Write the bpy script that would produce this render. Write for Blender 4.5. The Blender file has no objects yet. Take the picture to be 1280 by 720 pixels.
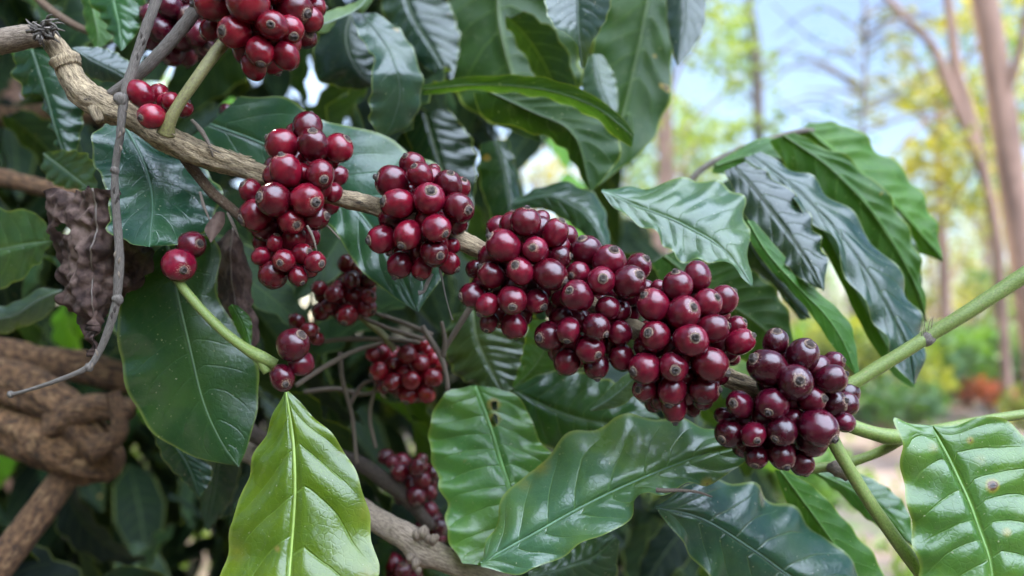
import bpy, bmesh, math, random
from mathutils import Vector, Matrix, noise as NZ
random.seed(7)
sc = bpy.context.scene
COL = sc.collection
R = math.radians

# ------------------------------------------------------------------ camera
F = 960.0                                   # focal length in photo pixels (1280 wide)
CAM = Vector((0, 0, 1.25))
PITCH = math.atan(40 / 960)
cam_d = bpy.data.cameras.new('camera'); cam = bpy.data.objects.new('camera', cam_d); COL.objects.link(cam)
cam.location = CAM; cam.rotation_euler = (math.pi / 2 + PITCH, 0, 0)
cam_d.lens = 27; cam_d.sensor_width = 36; cam_d.clip_start = 0.02; cam_d.clip_end = 2000
cam_d.dof.use_dof = True; cam_d.dof.focus_distance = 0.352; cam_d.dof.aperture_fstop = 4.9
cam_d.dof.aperture_blades = 0
sc.camera = cam
RM = cam.rotation_euler.to_matrix()
VIEW = RM @ Vector((0, 0, -1))
def P(px, py, d):
    return CAM + RM @ Vector(((px - 640) / F * d, -(py - 360) / F * d, -d))
def proj(p):
    q = RM.transposed() @ (p - CAM)
    if q.z > -1e-4: return (-9999, -9999, 0)
    return (640 + q.x / -q.z * F, 360 - q.y / -q.z * F, -q.z)

# ------------------------------------------------------------------ materials
class N:
    def __init__(s, name):
        s.m = bpy.data.materials.new(name); s.m.use_nodes = True
        s.t = s.m.node_tree; s.t.nodes.clear()
        s.out = s.n('ShaderNodeOutputMaterial')
    def n(s, typ, **kw):
        o = s.t.nodes.new(typ)
        for k, v in kw.items():
            if k in o.inputs.keys() if isinstance(k, str) else False: pass
            setattr(o, k, v)
        return o
    def l(s, a, b): s.t.links.new(a, b)
    def set(s, node, **kw):
        for k, v in kw.items():
            i = node.inputs[k.replace('_', ' ')]
            if hasattr(v, 'is_output'): s.l(v, i)
            else: i.default_value = v
    def math(s, op, a, b=None, c=None, clamp=False):
        o = s.n('ShaderNodeMath'); o.operation = op; o.use_clamp = clamp
        for i, v in enumerate((a, b, c)):
            if v is None: continue
            if hasattr(v, 'is_output'): s.l(v, o.inputs[i])
            else: o.inputs[i].default_value = v
        return o.outputs[0]
    def mix(s, f, a, b, mode='MIX'):
        o = s.n('ShaderNodeMix'); o.data_type = 'RGBA'; o.blend_type = mode
        for i, v in ((0, f), (6, a), (7, b)):
            if hasattr(v, 'is_output'): s.l(v, o.inputs[i])
            elif i == 0: o.inputs[0].default_value = v
            else: o.inputs[i].default_value = (*v, 1) if len(v) == 3 else v
        return o.outputs[2]
    def ramp(s, f, lo, hi):
        o = s.n('ShaderNodeMapRange'); o.interpolation_type = 'SMOOTHSTEP'
        s.l(f, o.inputs[0]); o.inputs[1].default_value = lo; o.inputs[2].default_value = hi
        return o.outputs[0]
    def noise(s, vec, scale, detail=3, rough=.55):
        o = s.n('ShaderNodeTexNoise'); s.l(vec, o.inputs['Vector'])
        o.inputs['Scale'].default_value = scale; o.inputs['Detail'].default_value = detail
        o.inputs['Roughness'].default_value = rough
        return o.outputs['Fac']
    def bump(s, h, strength, dist, normal=None):
        o = s.n('ShaderNodeBump'); s.l(h, o.inputs['Height'])
        o.inputs['Strength'].default_value = strength; o.inputs['Distance'].default_value = dist
        if normal: s.l(normal, o.inputs['Normal'])
        return o.outputs[0]

NV = 9.0; VT = 1.6      # secondary veins per leaf, sweep of the veins toward the tip

def leaf_material(name, trans=.26, rough=.23, dusty=1.0, yellow=1.0, ior=1.52):
    M = N(name)
    uv = M.n('ShaderNodeUVMap').outputs[0]
    tc = M.n('ShaderNodeTexCoord').outputs['Object']
    oi = M.n('ShaderNodeObjectInfo')
    off = M.n('ShaderNodeVectorMath'); off.operation = 'ADD'; M.l(tc, off.inputs[0])
    sep = M.n('ShaderNodeSeparateXYZ'); M.l(uv, sep.inputs[0])
    cmb = M.n('ShaderNodeCombineXYZ'); M.l(oi.outputs['Random'], cmb.inputs[0]); M.l(M.math('MULTIPLY', oi.outputs['Random'], 7.3), cmb.inputs[1])
    M.l(cmb.outputs[0], off.inputs[1]); vec = off.outputs[0]
    u, v = sep.outputs[0], sep.outputs[1]
    t = M.math('ABSOLUTE', M.math('SUBTRACT', M.math('MULTIPLY', v, 2), 1))
    wob = M.math('MULTIPLY', M.math('SUBTRACT', M.noise(uv, 6, 2), .5), .14)
    ph = M.math('ADD', M.math('SUBTRACT', M.math('MULTIPLY', u, NV), M.math('MULTIPLY', M.math('POWER', t, 1.4), VT)), wob)
    dist = M.math('ABSOLUTE', M.math('SUBTRACT', M.math('FRACT', ph), .5))
    vein = M.math('SUBTRACT', 1, M.ramp(dist, .0, .05))
    vein = M.math('MULTIPLY', vein, M.math('SUBTRACT', 1, M.ramp(t, .55, .97)))
    mid = M.math('SUBTRACT', 1, M.ramp(t, .02, .06))
    vein = M.math('MAXIMUM', vein, mid)
    vein = M.math('MULTIPLY', vein, oi.outputs['Alpha'])
    vor = M.n('ShaderNodeTexVoronoi'); vor.feature = 'DISTANCE_TO_EDGE'; M.l(vec, vor.inputs['Vector']); vor.inputs['Scale'].default_value = 330
    net = M.math('SUBTRACT', 1, M.ramp(vor.outputs['Distance'], 0, .12))
    base = M.mix(1, oi.outputs['Color'], (.44, .54, .40), 'MULTIPLY')
    n1 = M.noise(vec, 28, 4); n2 = M.noise(vec, 120, 3)
    c = M.mix(M.ramp(n1, .35, .7), base, M.mix(1, base, (1.5 * yellow, 1.28, .75), 'MULTIPLY'))
    c = M.mix(M.math('MULTIPLY', M.ramp(n2, .5, .75), .35), c, M.mix(1, base, (.6, .66, .62), 'MULTIPLY'))
    c = M.mix(M.math('MULTIPLY', vein, .62), c, M.mix(.32, M.mix(1, base, (1.7, 1.7, 1.3), 'MULTIPLY'), (.11, .15, .05)))
    c = M.mix(M.math('MULTIPLY', net, .12), c, M.mix(1, base, (1.8, 1.6, 1.2), 'MULTIPLY'))
    # dust, pale specks, a few rusty blotches
    dust = M.math('MULTIPLY', M.ramp(M.noise(vec, 55, 5, .7), .52, .78),   .05 * dusty)
    c = M.mix(dust, c, (.32, .31, .26))
    sp = M.ramp(M.noise(vec, 700, 2), .71, .75)
    c = M.mix(M.math('MULTIPLY', sp, .5 * dusty), c, (.5, .48, .38))
    bl = M.ramp(M.noise(vec, 42, 2), .735, .77)
    c = M.mix(M.math('MULTIPLY', bl, .75), c, (.2, .13, .03))
    bl2 = M.ramp(M.noise(vec, 42, 2), .785, .8)
    c = M.mix(bl2, c, (.03, .016, .008))
    at = M.n('ShaderNodeAttribute'); at.attribute_name = 'spot'
    sv = M.math('ADD', at.outputs['Fac'], M.math('MULTIPLY', M.math('SUBTRACT', M.noise(vec, 300, 4, .7), .5), M.math('MULTIPLY', at.outputs['Fac'], 1.2)))
    c = M.mix(M.math('MULTIPLY', M.ramp(sv, .05, .5), .75), c, (.19, .16, .025))
    c = M.mix(M.ramp(sv, .5, .75), c, (.085, .04, .016)); c = M.mix(M.ramp(sv, .95, 1.15), c, (.02, .01, .006))
    # margin slightly yellow
    c = M.mix(M.math('MULTIPLY', M.ramp(t, .93, 1.0), .45), c, (.2, .24, .05))
    geo = M.n('ShaderNodeNewGeometry')
    under = M.mix(.06, M.mix(1, c, (1.35, 1.35, 1.1), 'MULTIPLY'), (.12, .17, .08))
    spl = M.math('SUBTRACT', .5, M.math('MULTIPLY', geo.outputs['Backfacing'], .32))
    c = M.mix(geo.outputs['Backfacing'], c, under)
    h = M.math('ADD', M.math('MULTIPLY', vein, -.7), M.math('ADD', M.math('MULTIPLY', net, -.06), M.math('MULTIPLY', n2, .55)))
    bmp = M.bump(h, .5, .0012)
    p = M.n('ShaderNodeBsdfPrincipled')
    rg = M.math('ADD', rough, M.math('ADD', M.math('MULTIPLY', M.math('SUBTRACT', n1, .5), .25), M.math('MULTIPLY', geo.outputs['Backfacing'], .2)))
    M.set(p, Base_Color=c, Roughness=rg, Normal=bmp)
    M.l(spl, p.inputs['Specular IOR Level'])
    p.inputs['IOR'].default_value = ior
    tr = M.n('ShaderNodeBsdfTranslucent')
    M.set(tr, Color=M.mix(1, c, (4.4, 3.8, .9), 'MULTIPLY'), Normal=bmp)
    mx = M.n('ShaderNodeMixShader'); mx.inputs[0].default_value = trans
    M.l(p.outputs[0], mx.inputs[1]); M.l(tr.outputs[0], mx.inputs[2]); M.l(mx.outputs[0], M.out.inputs[0])
    return M.m

def simple(name, c1, c2, scale, rough=.7, bump=.4, dist=.001, stretch=None, coord='Object', obj_color=False, spec=.5, c3=None):
    M = N(name)
    if coord == 'UV': vec = M.n('ShaderNodeUVMap').outputs[0]
    else: vec = M.n('ShaderNodeTexCoord').outputs[coord]
    if stretch:
        mp = M.n('ShaderNodeMapping'); mp.inputs['Scale'].default_value = stretch; M.l(vec, mp.inputs[0]); vec = mp.outputs[0]
    n1 = M.noise(vec, scale, 5, .62); n2 = M.noise(vec, scale * 4.3, 4, .6)
    f = M.ramp(M.math('ADD', M.math('MULTIPLY', n1, .65), M.math('MULTIPLY', n2, .35)), .36, .64)
    c = M.mix(f, c1, c2)
    if c3: c = M.mix(M.ramp(M.noise(vec, scale * .5, 4, .7), .55, .68), c, c3)
    if obj_color: c = M.mix(1, c, M.n('ShaderNodeObjectInfo').outputs['Color'], 'MULTIPLY')
    p = M.n('ShaderNodeBsdfPrincipled'); M.set(p, Base_Color=c, Roughness=rough)
    p.inputs['Specular IOR Level'].default_value = spec
    if bump: M.set(p, Normal=M.bump(M.math('ADD', n1, M.math('MULTIPLY', n2, .6)), bump, dist))
    M.l(p.outputs[0], M.out.inputs[0])
    return M.m

def cherry_material():
    M = N('cherry_skin')
    tc = M.n('ShaderNodeTexCoord'); oi = M.n('ShaderNodeObjectInfo')
    add = M.n('ShaderNodeVectorMath'); add.operation = 'ADD'; M.l(tc.outputs['Object'], add.inputs[0])
    cmb = M.n('ShaderNodeCombineXYZ'); M.l(M.math('MULTIPLY', oi.outputs['Random'], 31), cmb.inputs[0]); M.l(M.math('MULTIPLY', oi.outputs['Random'], 17), cmb.inputs[1])
    M.l(cmb.outputs[0], add.inputs[1]); vec = add.outputs[0]
    sep = M.n('ShaderNodeSeparateXYZ'); M.l(tc.outputs['Object'], sep.inputs[0]); z = sep.outputs[2]
    n1 = M.noise(vec, 1.7, 3); n2 = M.noise(vec, 9, 4, .65); n3 = M.noise(vec, 26, 3, .7)
    base = oi.outputs['Color']
    c = M.mix(M.ramp(n1, .3, .7), base, M.mix(1, base, (.5, .4, .6), 'MULTIPLY'))
    c = M.mix(M.math('MULTIPLY', M.ramp(n2, .5, .72), .35), c, M.mix(1, base, (1.5, 1.5, 1.4), 'MULTIPLY'))
    # waxy bloom and pale pores
    c = M.mix(M.math('MULTIPLY', M.ramp(M.noise(vec, 3.1, 4, .6),   .5, .78), .02), c, (.36, .24, .3))
    pores = M.ramp(n3, .66, .71)
    c = M.mix(M.math('MULTIPLY', pores, .28), c, (.40, .24, .18))
    # corky ring around the scar at the tip
    zz = M.math('ADD', z, M.math('MULTIPLY', M.math('SUBTRACT', n2, .5), .34))
    cork = M.ramp(zz, .90, .99)
    cork = M.math('MULTIPLY', cork, M.ramp(M.noise(vec, 17, 4, .7), .34, .6))
    c = M.mix(M.math('MULTIPLY', cork, .8), c, (.36, .23, .15))
    p = M.n('ShaderNodeBsdfPrincipled')
    h = M.math('ADD', M.math('MULTIPLY', n3, .5), M.math('ADD', n2, M.math('MULTIPLY', cork, .8)))
    M.set(p, Base_Color=c, Roughness=M.math('ADD', .11, M.math('ADD', M.math('MULTIPLY', n2, .14), M.math('MULTIPLY', cork, .35))), Normal=M.bump(h, .12, .0006))
    p.inputs['Subsurface Weight'].default_value = .0
    p.inputs['Subsurface Radius'].default_value = (.003, .0005, .0004)
    p.inputs['Subsurface Scale'].default_value = .8
    p.inputs['IOR'].default_value = 1.5
    M.l(p.outputs[0], M.out.inputs[0])
    return M.m

LEAF = leaf_material('leaf_blade')
LEAF_GLOSS = leaf_material('young_leaf_blade', trans=.28, rough=.2, dusty=.6)
LEAF_DEEP = leaf_material('shaded_leaf_blade', trans=.10, rough=.6, dusty=.1, ior=1.18)  # shine and translucency cut to imitate deep shade in the bush
LEAF_BACK = leaf_material('bush_leaf_blade', trans=.16, rough=.5, dusty=.15, ior=1.32)  # shine lowered so leaves inside the bush look shaded
MIDRIB = simple('midrib_green', (.75, .75, .7), (1.1, 1.1, 1), 60, .45, .2, .0005, obj_color=True)
DRY = simple('dead_leaf', (.03, .017, .014), (.085, .05, .038), 90, .85, .6, .0014, c3=(.14, .09, .07), spec=.2)
CHERRY = cherry_material()
CALYX = simple('calyx_cork', (.03, .02, .018), (.22, .16, .13), 4.5, .9, .8, .06)
CALYX_RING = simple('calyx_ring', (.15, .085, .055), (.46, .32, .22), 5, .9, .7, .05)
BARK_TAN = simple('tan_fibrous_bark', (.11, .07, .035), (.62, .46, .27), 4, .85, 1, .003, (4, 3, 1), 'UV', c3=(.06, .04, .026))
BARK_GREY = simple('grey_twig_bark', (.07, .056, .044), (.25, .205, .165), 9, .9, .9, .0012, (4, 3, 1), 'UV')
BARK_BROWN = simple('brown_bark', (.07, .036, .018), (.25, .15, .085), 9, .9, .8, .004, (8, 2, 1), 'UV', c3=(.3, .24, .17))
OLD_WOOD = simple('old_wood', (.045, .019, .008), (.34, .17, .07), 5, .9, 1, .010, (3, 2, 1), 'UV', c3=(.42, .24, .11))
DARK_BARK = simple('dark_shaded_bark', (.03, .02, .014), (.10, .07, .05), 9, .9, .8, .003, (4, 2, 1), 'UV')  # branch shade put into the bark colour; also colours dark flecks
BARK_PALE = simple('pale_brown_bark', (.13, .088, .058), (.42, .32, .23), 8, .9, .9, .002, (3, 3, 1), 'UV')
BARK_DEAD = simple('dead_twig', (.04, .030, .022), (.19, .14, .10), 12, .9, .5, .0008, (10, 2, 1), 'UV')
STEM = simple('green_stem', (.09, .13, .022), (.2, .25, .055), 9, .5, .35, .0008, (10, 1.5, 1), 'UV', c3=(.19, .17, .06))
STEM_BR = simple('browning_stem', (.1, .075, .03), (.2, .19, .055), 9, .55, .4, .0008, (10, 1.5, 1), 'UV', c3=(.07, .045, .02))
TREE_BARK = simple('tree_bark', (.12, .068, .047), (.28, .165, .115), 3, .95, .8, .03, (1, 1, .25))
def card_material(name, trans=.4):
    M = N(name); oi = M.n('ShaderNodeObjectInfo'); vec = M.n('ShaderNodeTexCoord').outputs['Object']
    n = M.noise(vec, 3.5, 3, .7); n2 = M.noise(vec, .7, 2)
    b = oi.outputs['Color']
    c = M.mix(M.ramp(n, .35, .65), M.mix(1, b, (.55, .7, .7), 'MULTIPLY'), M.mix(1, b, (1.35, 1.2, .8), 'MULTIPLY'))
    c = M.mix(M.math('MULTIPLY', M.ramp(n2, .45, .65), .5), c, M.mix(1, b, (1.15, 1.05, .8), 'MULTIPLY'))
    p = M.n('ShaderNodeBsdfPrincipled'); M.set(p, Base_Color=c, Roughness=.5)
    tr = M.n('ShaderNodeBsdfTranslucent'); M.set(tr, Color=M.mix(1, c, (1.5, 1.6, .7), 'MULTIPLY'))
    mx = M.n('ShaderNodeMixShader'); mx.inputs[0].default_value = trans
    M.l(p.outputs[0], mx.inputs[1]); M.l(tr.outputs[0], mx.inputs[2]); M.l(mx.outputs[0], M.out.inputs[0])
    return M.m
FOLIAGE = card_material('tree_foliage')

# ------------------------------------------------------------------ object helpers
def tag(o, label=None, cat=None, group=None, kind=None):
    if label: o['label'] = label
    if cat: o['category'] = cat
    if group: o['group'] = group
    if kind: o['kind'] = kind
    return o
def empty(name, loc):
    o = bpy.data.objects.new(name, None); COL.objects.link(o); o.location = loc; o.empty_display_size = .02
    return o
def link(name, me, mat=None, parent=None, color=None, loc=None):
    if mat and not me.materials: me.materials.append(mat)
    o = bpy.data.objects.new(name, me); COL.objects.link(o)
    if parent: o.parent = parent
    if loc is not None: o.location = loc
    if color: o.color = (*color, 1)
    return o
def mesh(name, verts, faces, uvs=None, smooth=True):
    me = bpy.data.meshes.new(name); me.from_pydata([tuple(v) for v in verts], [], faces)
    if uvs:
        lay = me.uv_layers.new(name='UVMap')
        for lp in me.loops: lay.data[lp.index].uv = uvs[lp.vertex_index]
    if smooth: me.polygons.foreach_set('use_smooth', [True] * len(me.polygons))
    me.update(); return me

def catmull(pts, n):
    """resample a polyline (tuples of any size) to n points by arc length, on a Catmull-Rom curve"""
    k = len(pts); dim = len(pts[0])
    if k == 2: return [tuple(pts[0][j] + (pts[1][j] - pts[0][j]) * i / (n - 1) for j in range(dim)) for i in range(n)]
    dense = []
    for i in range(k - 1):
        p0 = pts[i - 1] if i else tuple(2 * a - b for a, b in zip(pts[0], pts[1]))
        p1, p2 = pts[i], pts[i + 1]
        p3 = pts[i + 2] if i + 2 < k else tuple(2 * a - b for a, b in zip(pts[-1], pts[-2]))
        for s in range(12):
            t = s / 12
            dense.append(tuple(.5 * (2 * b + (c - a) * t + (2 * a - 5 * b + 4 * c - d) * t * t + (3 * b - a - 3 * c + d) * t ** 3) for a, b, c, d in zip(p0, p1, p2, p3)))
    dense.append(tuple(pts[-1]))
    L = [0]
    for a, b in zip(dense, dense[1:]): L.append(L[-1] + math.hypot(b[0] - a[0], b[1] - a[1]) + 1e-9)
    out = []; j = 0
    for i in range(n):
        s = L[-1] * i / (n - 1)
        while j < len(L) - 2 and L[j + 1] < s: j += 1
        t = (s - L[j]) / (L[j + 1] - L[j])
        out.append(tuple(a + (b - a) * min(max(t, 0), 1) for a, b in zip(dense[j], dense[j + 1])))
    return out

def tube_mesh(name, pts, k=12, n=None, rough=.0, seed=0, freq=400, uvlen=None):
    """pts: list of (Vector, radius). One closed skin with uv (length, angle)."""
    n = n or max(8, len(pts) * 6)
    data = catmull([(p.x, p.y, p.z, r) for p, r in pts], n) if len(pts) > 1 else pts
    # resample by 3d arc is not needed: px steps are even enough
    V = [Vector(d[:3]) for d in data]; RR = [d[3] for d in data]
    verts, uvs, faces = [], [], []
    up = None; s = 0
    for i, c in enumerate(V):
        tg = (V[min(i + 1, n - 1)] - V[max(i - 1, 0)]).normalized()
        if up is None:
            up = tg.orthogonal().normalized()
        up = (up - tg * up.dot(tg)).normalized(); sd = tg.cross(up)
        if i: s += (V[i] - V[i - 1]).length
        for q in range(k):
            a = 2 * math.pi * q / k
            d = up * math.cos(a) + sd * math.sin(a)
            rr = RR[i]
            if rough:
                w = NZ.noise(Vector((s * freq * .25, math.cos(a) * 1.6 + seed, math.sin(a) * 1.6)))
                w2 = NZ.noise(Vector((s * freq, math.cos(a) * 4 + seed, math.sin(a) * 4)))
                rr *= 1 + rough * (w + .5 * w2)
            verts.append(c + d * rr); uvs.append((s * (uvlen or 10), abs(q / k * 2 - 1)))
    for i in range(n - 1):
        for q in range(k):
            a, b = i * k + q, i * k + (q + 1) % k
            faces.append((a, b, b + k, a + k))
    faces.append(tuple(range(k - 1, -1, -1))); faces.append(tuple(range((n - 1) * k, n * k)))
    me = bpy.data.meshes.new(name); me.from_pydata([tuple(v) for v in verts], [], faces)
    lay = me.uv_layers.new(name='UVMap')
    for lp in me.loops: lay.data[lp.index].uv = uvs[lp.vertex_index]
    me.polygons.foreach_set('use_smooth', [True] * len(me.polygons)); me.update()
    return me

def stick(name, label, cat, pts, mat, rough=.06, k=12, group=None, n=None, parent=None, freq=400):
    """pts: (px, py, depth, radius in px)"""
    base = P(*pts[0][:3])
    me = tube_mesh(name, [(P(x, y, d) - base, r / F * d) for x, y, d, r in pts], k, n, rough, random.random() * 50, freq)
    o = link(name, me, mat, None, None, base)
    if parent: o.parent = parent; o.location = base - parent.location
    else: tag(o, label, cat, group)
    return o

# ------------------------------------------------------------------ leaves traced as real 3D surfaces
def quilt(u, v, A, W, seed, uw):
    t = abs(v)
    ph = uw * NV - t ** 1.4 * VT
    q = abs(math.cos(math.pi * ph))                       # 0 on a vein (phase .5)
    env = min(1, u * 6) * min(1, (1 - u) * 5)
    h = A * (q ** .7 - .5) * (min(1, t * 3.5)) * (1 - .55 * t) * env
    h -= A * .9 * max(0, 1 - t * 7)
    h += W * t ** 2.2 * math.sin(2 * math.pi * (u * (5.2 + (seed % 1)) + .17 * math.sin(9 * u + seed)) + (1.9 if v > 0 else 0) + seed) * env
    return h

def leaf(label, L, M, Rr, d, col, el=.004, er=.004, A=1.0, W=2.0, under=False, n=56, m=20, mat=None, sag=0.0, midrib=True, name='coffee_leaf', cat='leaf', mid_col=None, group=None, rumple=0, jag=0, vk=None, spots=(), holes=(), vs=1.0):
    seed = (sum(map(ord, label)) * .37) % 13
    NL = len(M)
    Ls = catmull([(float(a), float(b)) for a, b in L], n); Rs = catmull([(float(a), float(b)) for a, b in Rr], n)
    Ms = catmull([(float(a), float(b)) for a, b in M], n)
    if isinstance(d, (int, float)): d = (d, d)
    base = P(Ms[0][0], Ms[0][1], d[0])
    g = [[None] * (2 * m + 1) for _ in range(n)]
    for i in range(n):
        u = i / (n - 1)
        x = u * (len(d) - 1); k = min(int(x), len(d) - 2); dm = d[k] + (d[k + 1] - d[k]) * (x - k)
        dm -= sag * math.sin(math.pi * u)
        for j in range(2 * m + 1):
            v = (j - m) / m; t = abs(v)
            E, off = (Ls, el) if v < 0 else (Rs, er)
            fj = 1 + .028 * min(1, W / 1.6) * t * math.sin(2 * math.pi * u * (6.3 + seed % 1.7) + seed + (0 if v < 0 else 2)) + jag * t * (NZ.noise(Vector((u * 11, seed, 3 if v < 0 else 9))))
            px = Ms[i][0] + (E[i][0] - Ms[i][0]) * t * fj; py = Ms[i][1] + (E[i][1] - Ms[i][1]) * t * fj
            g[i][j] = P(px, py, dm + off * math.sin(math.pi * min(1, u * .94 + .03)) * t ** 1.5)
    verts, uvs, spot = [], [], []
    mm = .001
    vk = vk or .82 + .3 * ((seed * 7.7) % 1)
    def warp(u, v):
        sd = seed + (1.3 if v > 0 else 0)
        return u * vk + u * (1 - u) * (.10 * math.sin(8 * u + sd) + .05 * math.sin(19 * u + 2 * sd)) + (.035 if v > 0 else 0) * min(1, abs(v) * 6)
    ws = sorted((g[i][0] - g[i][2 * m]).length for i in range(n))[int(n * .8)] / .062
    Aq, Wq = A * 2.1 * min(1.3, max(.35, ws)), W * 1.35 * min(1.25, max(.2, ws))
    for i in range(n):
        u = i / (n - 1)
        for j in range(2 * m + 1):
            v = (j - m) / m
            a = g[min(i + 1, n - 1)][j] - g[max(i - 1, 0)][j]; b = g[i][min(j + 1, 2 * m)] - g[i][max(j - 1, 0)]
            nn = a.cross(b)
            if nn.length < 1e-12: nn = -VIEW
            else: nn.normalize()
            if nn.dot(VIEW) > 0: nn.negate()
            uw = warp(u, v)
            h = quilt(u, v, Aq * mm * (.55 + .9 * abs(NZ.noise(Vector((u * 5, v * 2, seed))) + .3)), Wq * mm, seed, uw) * (-1 if under else 1)
            pt = g[i][j]
            h += (.9 * mm) * NZ.noise(pt * 38 + Vector((seed, 0, 0)))
            if rumple: h += rumple * mm * (NZ.noise(pt * 95 + Vector((seed, 4, 0))) + .6 * NZ.noise(pt * 230))
            verts.append(pt + nn * h - base); uvs.append((uw, (v + 1) / 2))
            if spots:
                q = proj(pt); spot.append(max([0] + [k * max(0, 1 - math.hypot(q[0] - sx, q[1] - sy) / sr) for sx, sy, sr, k in spots]))
    w = 2 * m + 1; faces = []
    for i in range(n - 1):
        for j in range(2 * m):
            if holes:
                q = proj(g[i][j])
                if any(((q[0] - hx) / hr) ** 2 + ((q[1] - hy) / (hr * 1.5)) ** 2 < 1 for hx, hy, hr in holes): continue
            faces.append((i * w + j, i * w + j + 1, (i + 1) * w + j + 1, (i + 1) * w + j))
    c0 = g[n // 2][m + m // 2 + 1] - g[n // 2][m]; c1 = g[n // 2 + 1][m] - g[n // 2][m]
    facing = c0.cross(c1).dot(VIEW) < 0
    if facing == under: faces = [f[::-1] for f in faces]
    me = mesh('leaf_blade', verts, faces, uvs)
    if spots:
        at = me.attributes.new('spot', 'FLOAT', 'POINT'); at.data.foreach_set('value', spot)
    root = empty(name, base); tag(root, label, cat, group)
    bl = link('blade', me, mat or LEAF, root, col); bl.color[3] = vs
    if midrib:
        wpx = max(math.hypot(Ls[i][0] - Rs[i][0], Ls[i][1] - Rs[i][1]) for i in range(n))
        r0 = max(.0006, min(.0013, wpx / F * d[0] * .013))
        mp = []
        for i in range(0, n, 3):
            u = i / (n - 1); p = verts[i * w + m] + base
            mp.append((p + (CAM - p).normalized() * (r0 * .15) - base, r0 * (1.05 - .85 * u)))
        mr = tube_mesh('midrib', mp, 8, 40)
        mc = mid_col or tuple(min(.5, c * 1.15 + a) for c, a in zip(col, (.022, .018, -.004)))
        link('midrib', mr, MIDRIB, root, mc)
    return root

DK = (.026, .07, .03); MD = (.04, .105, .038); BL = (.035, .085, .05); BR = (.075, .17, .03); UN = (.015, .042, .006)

leaf('large glossy yellow-green young leaf hanging at the bottom left, lit and quilted', [(357,490),(330,545),(308,600),(289,665),(276,722),(284,800),(350,900)], [(358,490),(366,560),(367,620),(360,720),(355,800),(352,900)], [(360,490),(390,518),(432,565),(458,630),(468,690),(470,740),(430,830),(354,900)], (.350,.33,.295), (.125,.18,.022), .008, .010, 1.1, 1.1, mat=LEAF_GLOSS, n=90, m=30, mid_col=(.22,.30,.06), vk=.85, spots=[(296,690,30,.26),(455,640,30,.24),(458,720,34,.28),(425,565,14,.2)])
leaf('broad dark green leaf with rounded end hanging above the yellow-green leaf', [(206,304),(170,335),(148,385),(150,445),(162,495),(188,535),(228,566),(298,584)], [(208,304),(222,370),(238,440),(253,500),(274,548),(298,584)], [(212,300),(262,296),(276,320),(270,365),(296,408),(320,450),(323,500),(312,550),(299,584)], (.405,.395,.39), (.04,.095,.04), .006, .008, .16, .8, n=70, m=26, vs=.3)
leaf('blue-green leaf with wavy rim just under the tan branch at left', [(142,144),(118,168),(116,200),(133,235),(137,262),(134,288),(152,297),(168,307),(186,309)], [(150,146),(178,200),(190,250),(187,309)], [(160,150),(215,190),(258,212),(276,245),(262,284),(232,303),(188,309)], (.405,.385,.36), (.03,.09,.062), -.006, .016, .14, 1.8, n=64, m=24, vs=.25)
leaf('pale grey-green leaf entering at the left edge beside the dead leaf', [(66,300),(48,268),(20,262),(-30,264),(-90,290)], [(66,301),(30,306),(-20,314),(-90,318)], [(66,302),(45,332),(20,352),(0,362),(-40,362),(-90,345)], (.47,.46), (.075,.135,.075), -.004, .012, .9, 2)
leaf('narrow grey leaf at the left edge below the pale one', [(76,362),(50,361),(20,378),(-20,386),(-70,396)], [(76,363),(50,374),(10,396),(-70,402)], [(76,364),(62,392),(40,404),(10,416),(-20,417),(-70,410)], (.5,.5), (.09,.12,.10), .004, .008, .6, 2)
leaf('long blue-green leaf behind the berry bunches with its tip below the branch', [(240,170),(285,205),(340,250),(415,285),(440,325),(480,362),(521,390)], [(262,155),(340,185),(420,235),(475,300),(500,345),(522,390)], [(300,120),(350,122),(410,150),(480,172),(550,215),(572,270),(560,330),(523,390)], (.45,.44,.42), (.036,.095,.07), -.002, .011, .6, 1.6, n=70, m=26, vs=.6)
leaf('curled blue-grey leaf with a hole-like fold behind the top berry bunch', [(438,18),(452,50),(466,72),(463,115),(462,150),(476,171)], [(452,16),(485,60),(500,110),(492,150),(480,171)], [(470,16),(505,42),(526,88),(527,125),(512,156),(484,172)], (.5,.48,.49), (.036,.07,.06), -.012, .012, .15, 1.5, vs=.3)
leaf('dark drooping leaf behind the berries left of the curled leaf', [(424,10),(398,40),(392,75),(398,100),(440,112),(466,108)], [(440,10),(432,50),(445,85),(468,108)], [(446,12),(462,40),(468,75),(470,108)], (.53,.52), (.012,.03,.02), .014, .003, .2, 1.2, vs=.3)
leaf('pale narrow leaf along the top edge right of the top bunch', [(392,32),(410,14),(440,4),(456,-6),(470,-30)], [(390,34),(420,24),(450,8),(474,-28)], [(388,38),(410,40),(432,14),(456,14),(478,-26)], (.47,.5), (.10,.14,.11), .004, .004, .4, 1)
leaf('long dark leaf seen nearly edge-on crossing the middle top', [(528,106),(600,95),(680,97),(740,118),(778,148),(793,168)], [(528,112),(600,106),(680,112),(740,132),(772,154),(792,172)], [(528,119),(600,114),(690,124),(740,148),(765,168),(790,184)], (.49,.47,.46), (.02,.055,.014), -.004, .02, .6, 1.5, under=True)
leaf('shaded leaf underside hanging below the edge-on leaf', [(592,116),(604,148),(644,160),(700,182),(736,238)], [(610,114),(660,138),(716,168),(738,238)], [(640,112),(720,122),(768,160),(775,195),(740,240)], (.5,.5), (.018,.05,.012), .01, .004, .6, 1.5, under=True)
leaf('broad translucent green leaf underside at the top centre', [(590,-60),(556,-10),(545,50),(556,100),(600,146),(672,176)], [(630,-60),(622,0),(630,60),(650,120),(676,176)], [(660,-60),(700,-10),(722,50),(728,100),(716,150),(680,177)], (.60,.58), UN, .01, .01, 1.1, 2, under=True)
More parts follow.
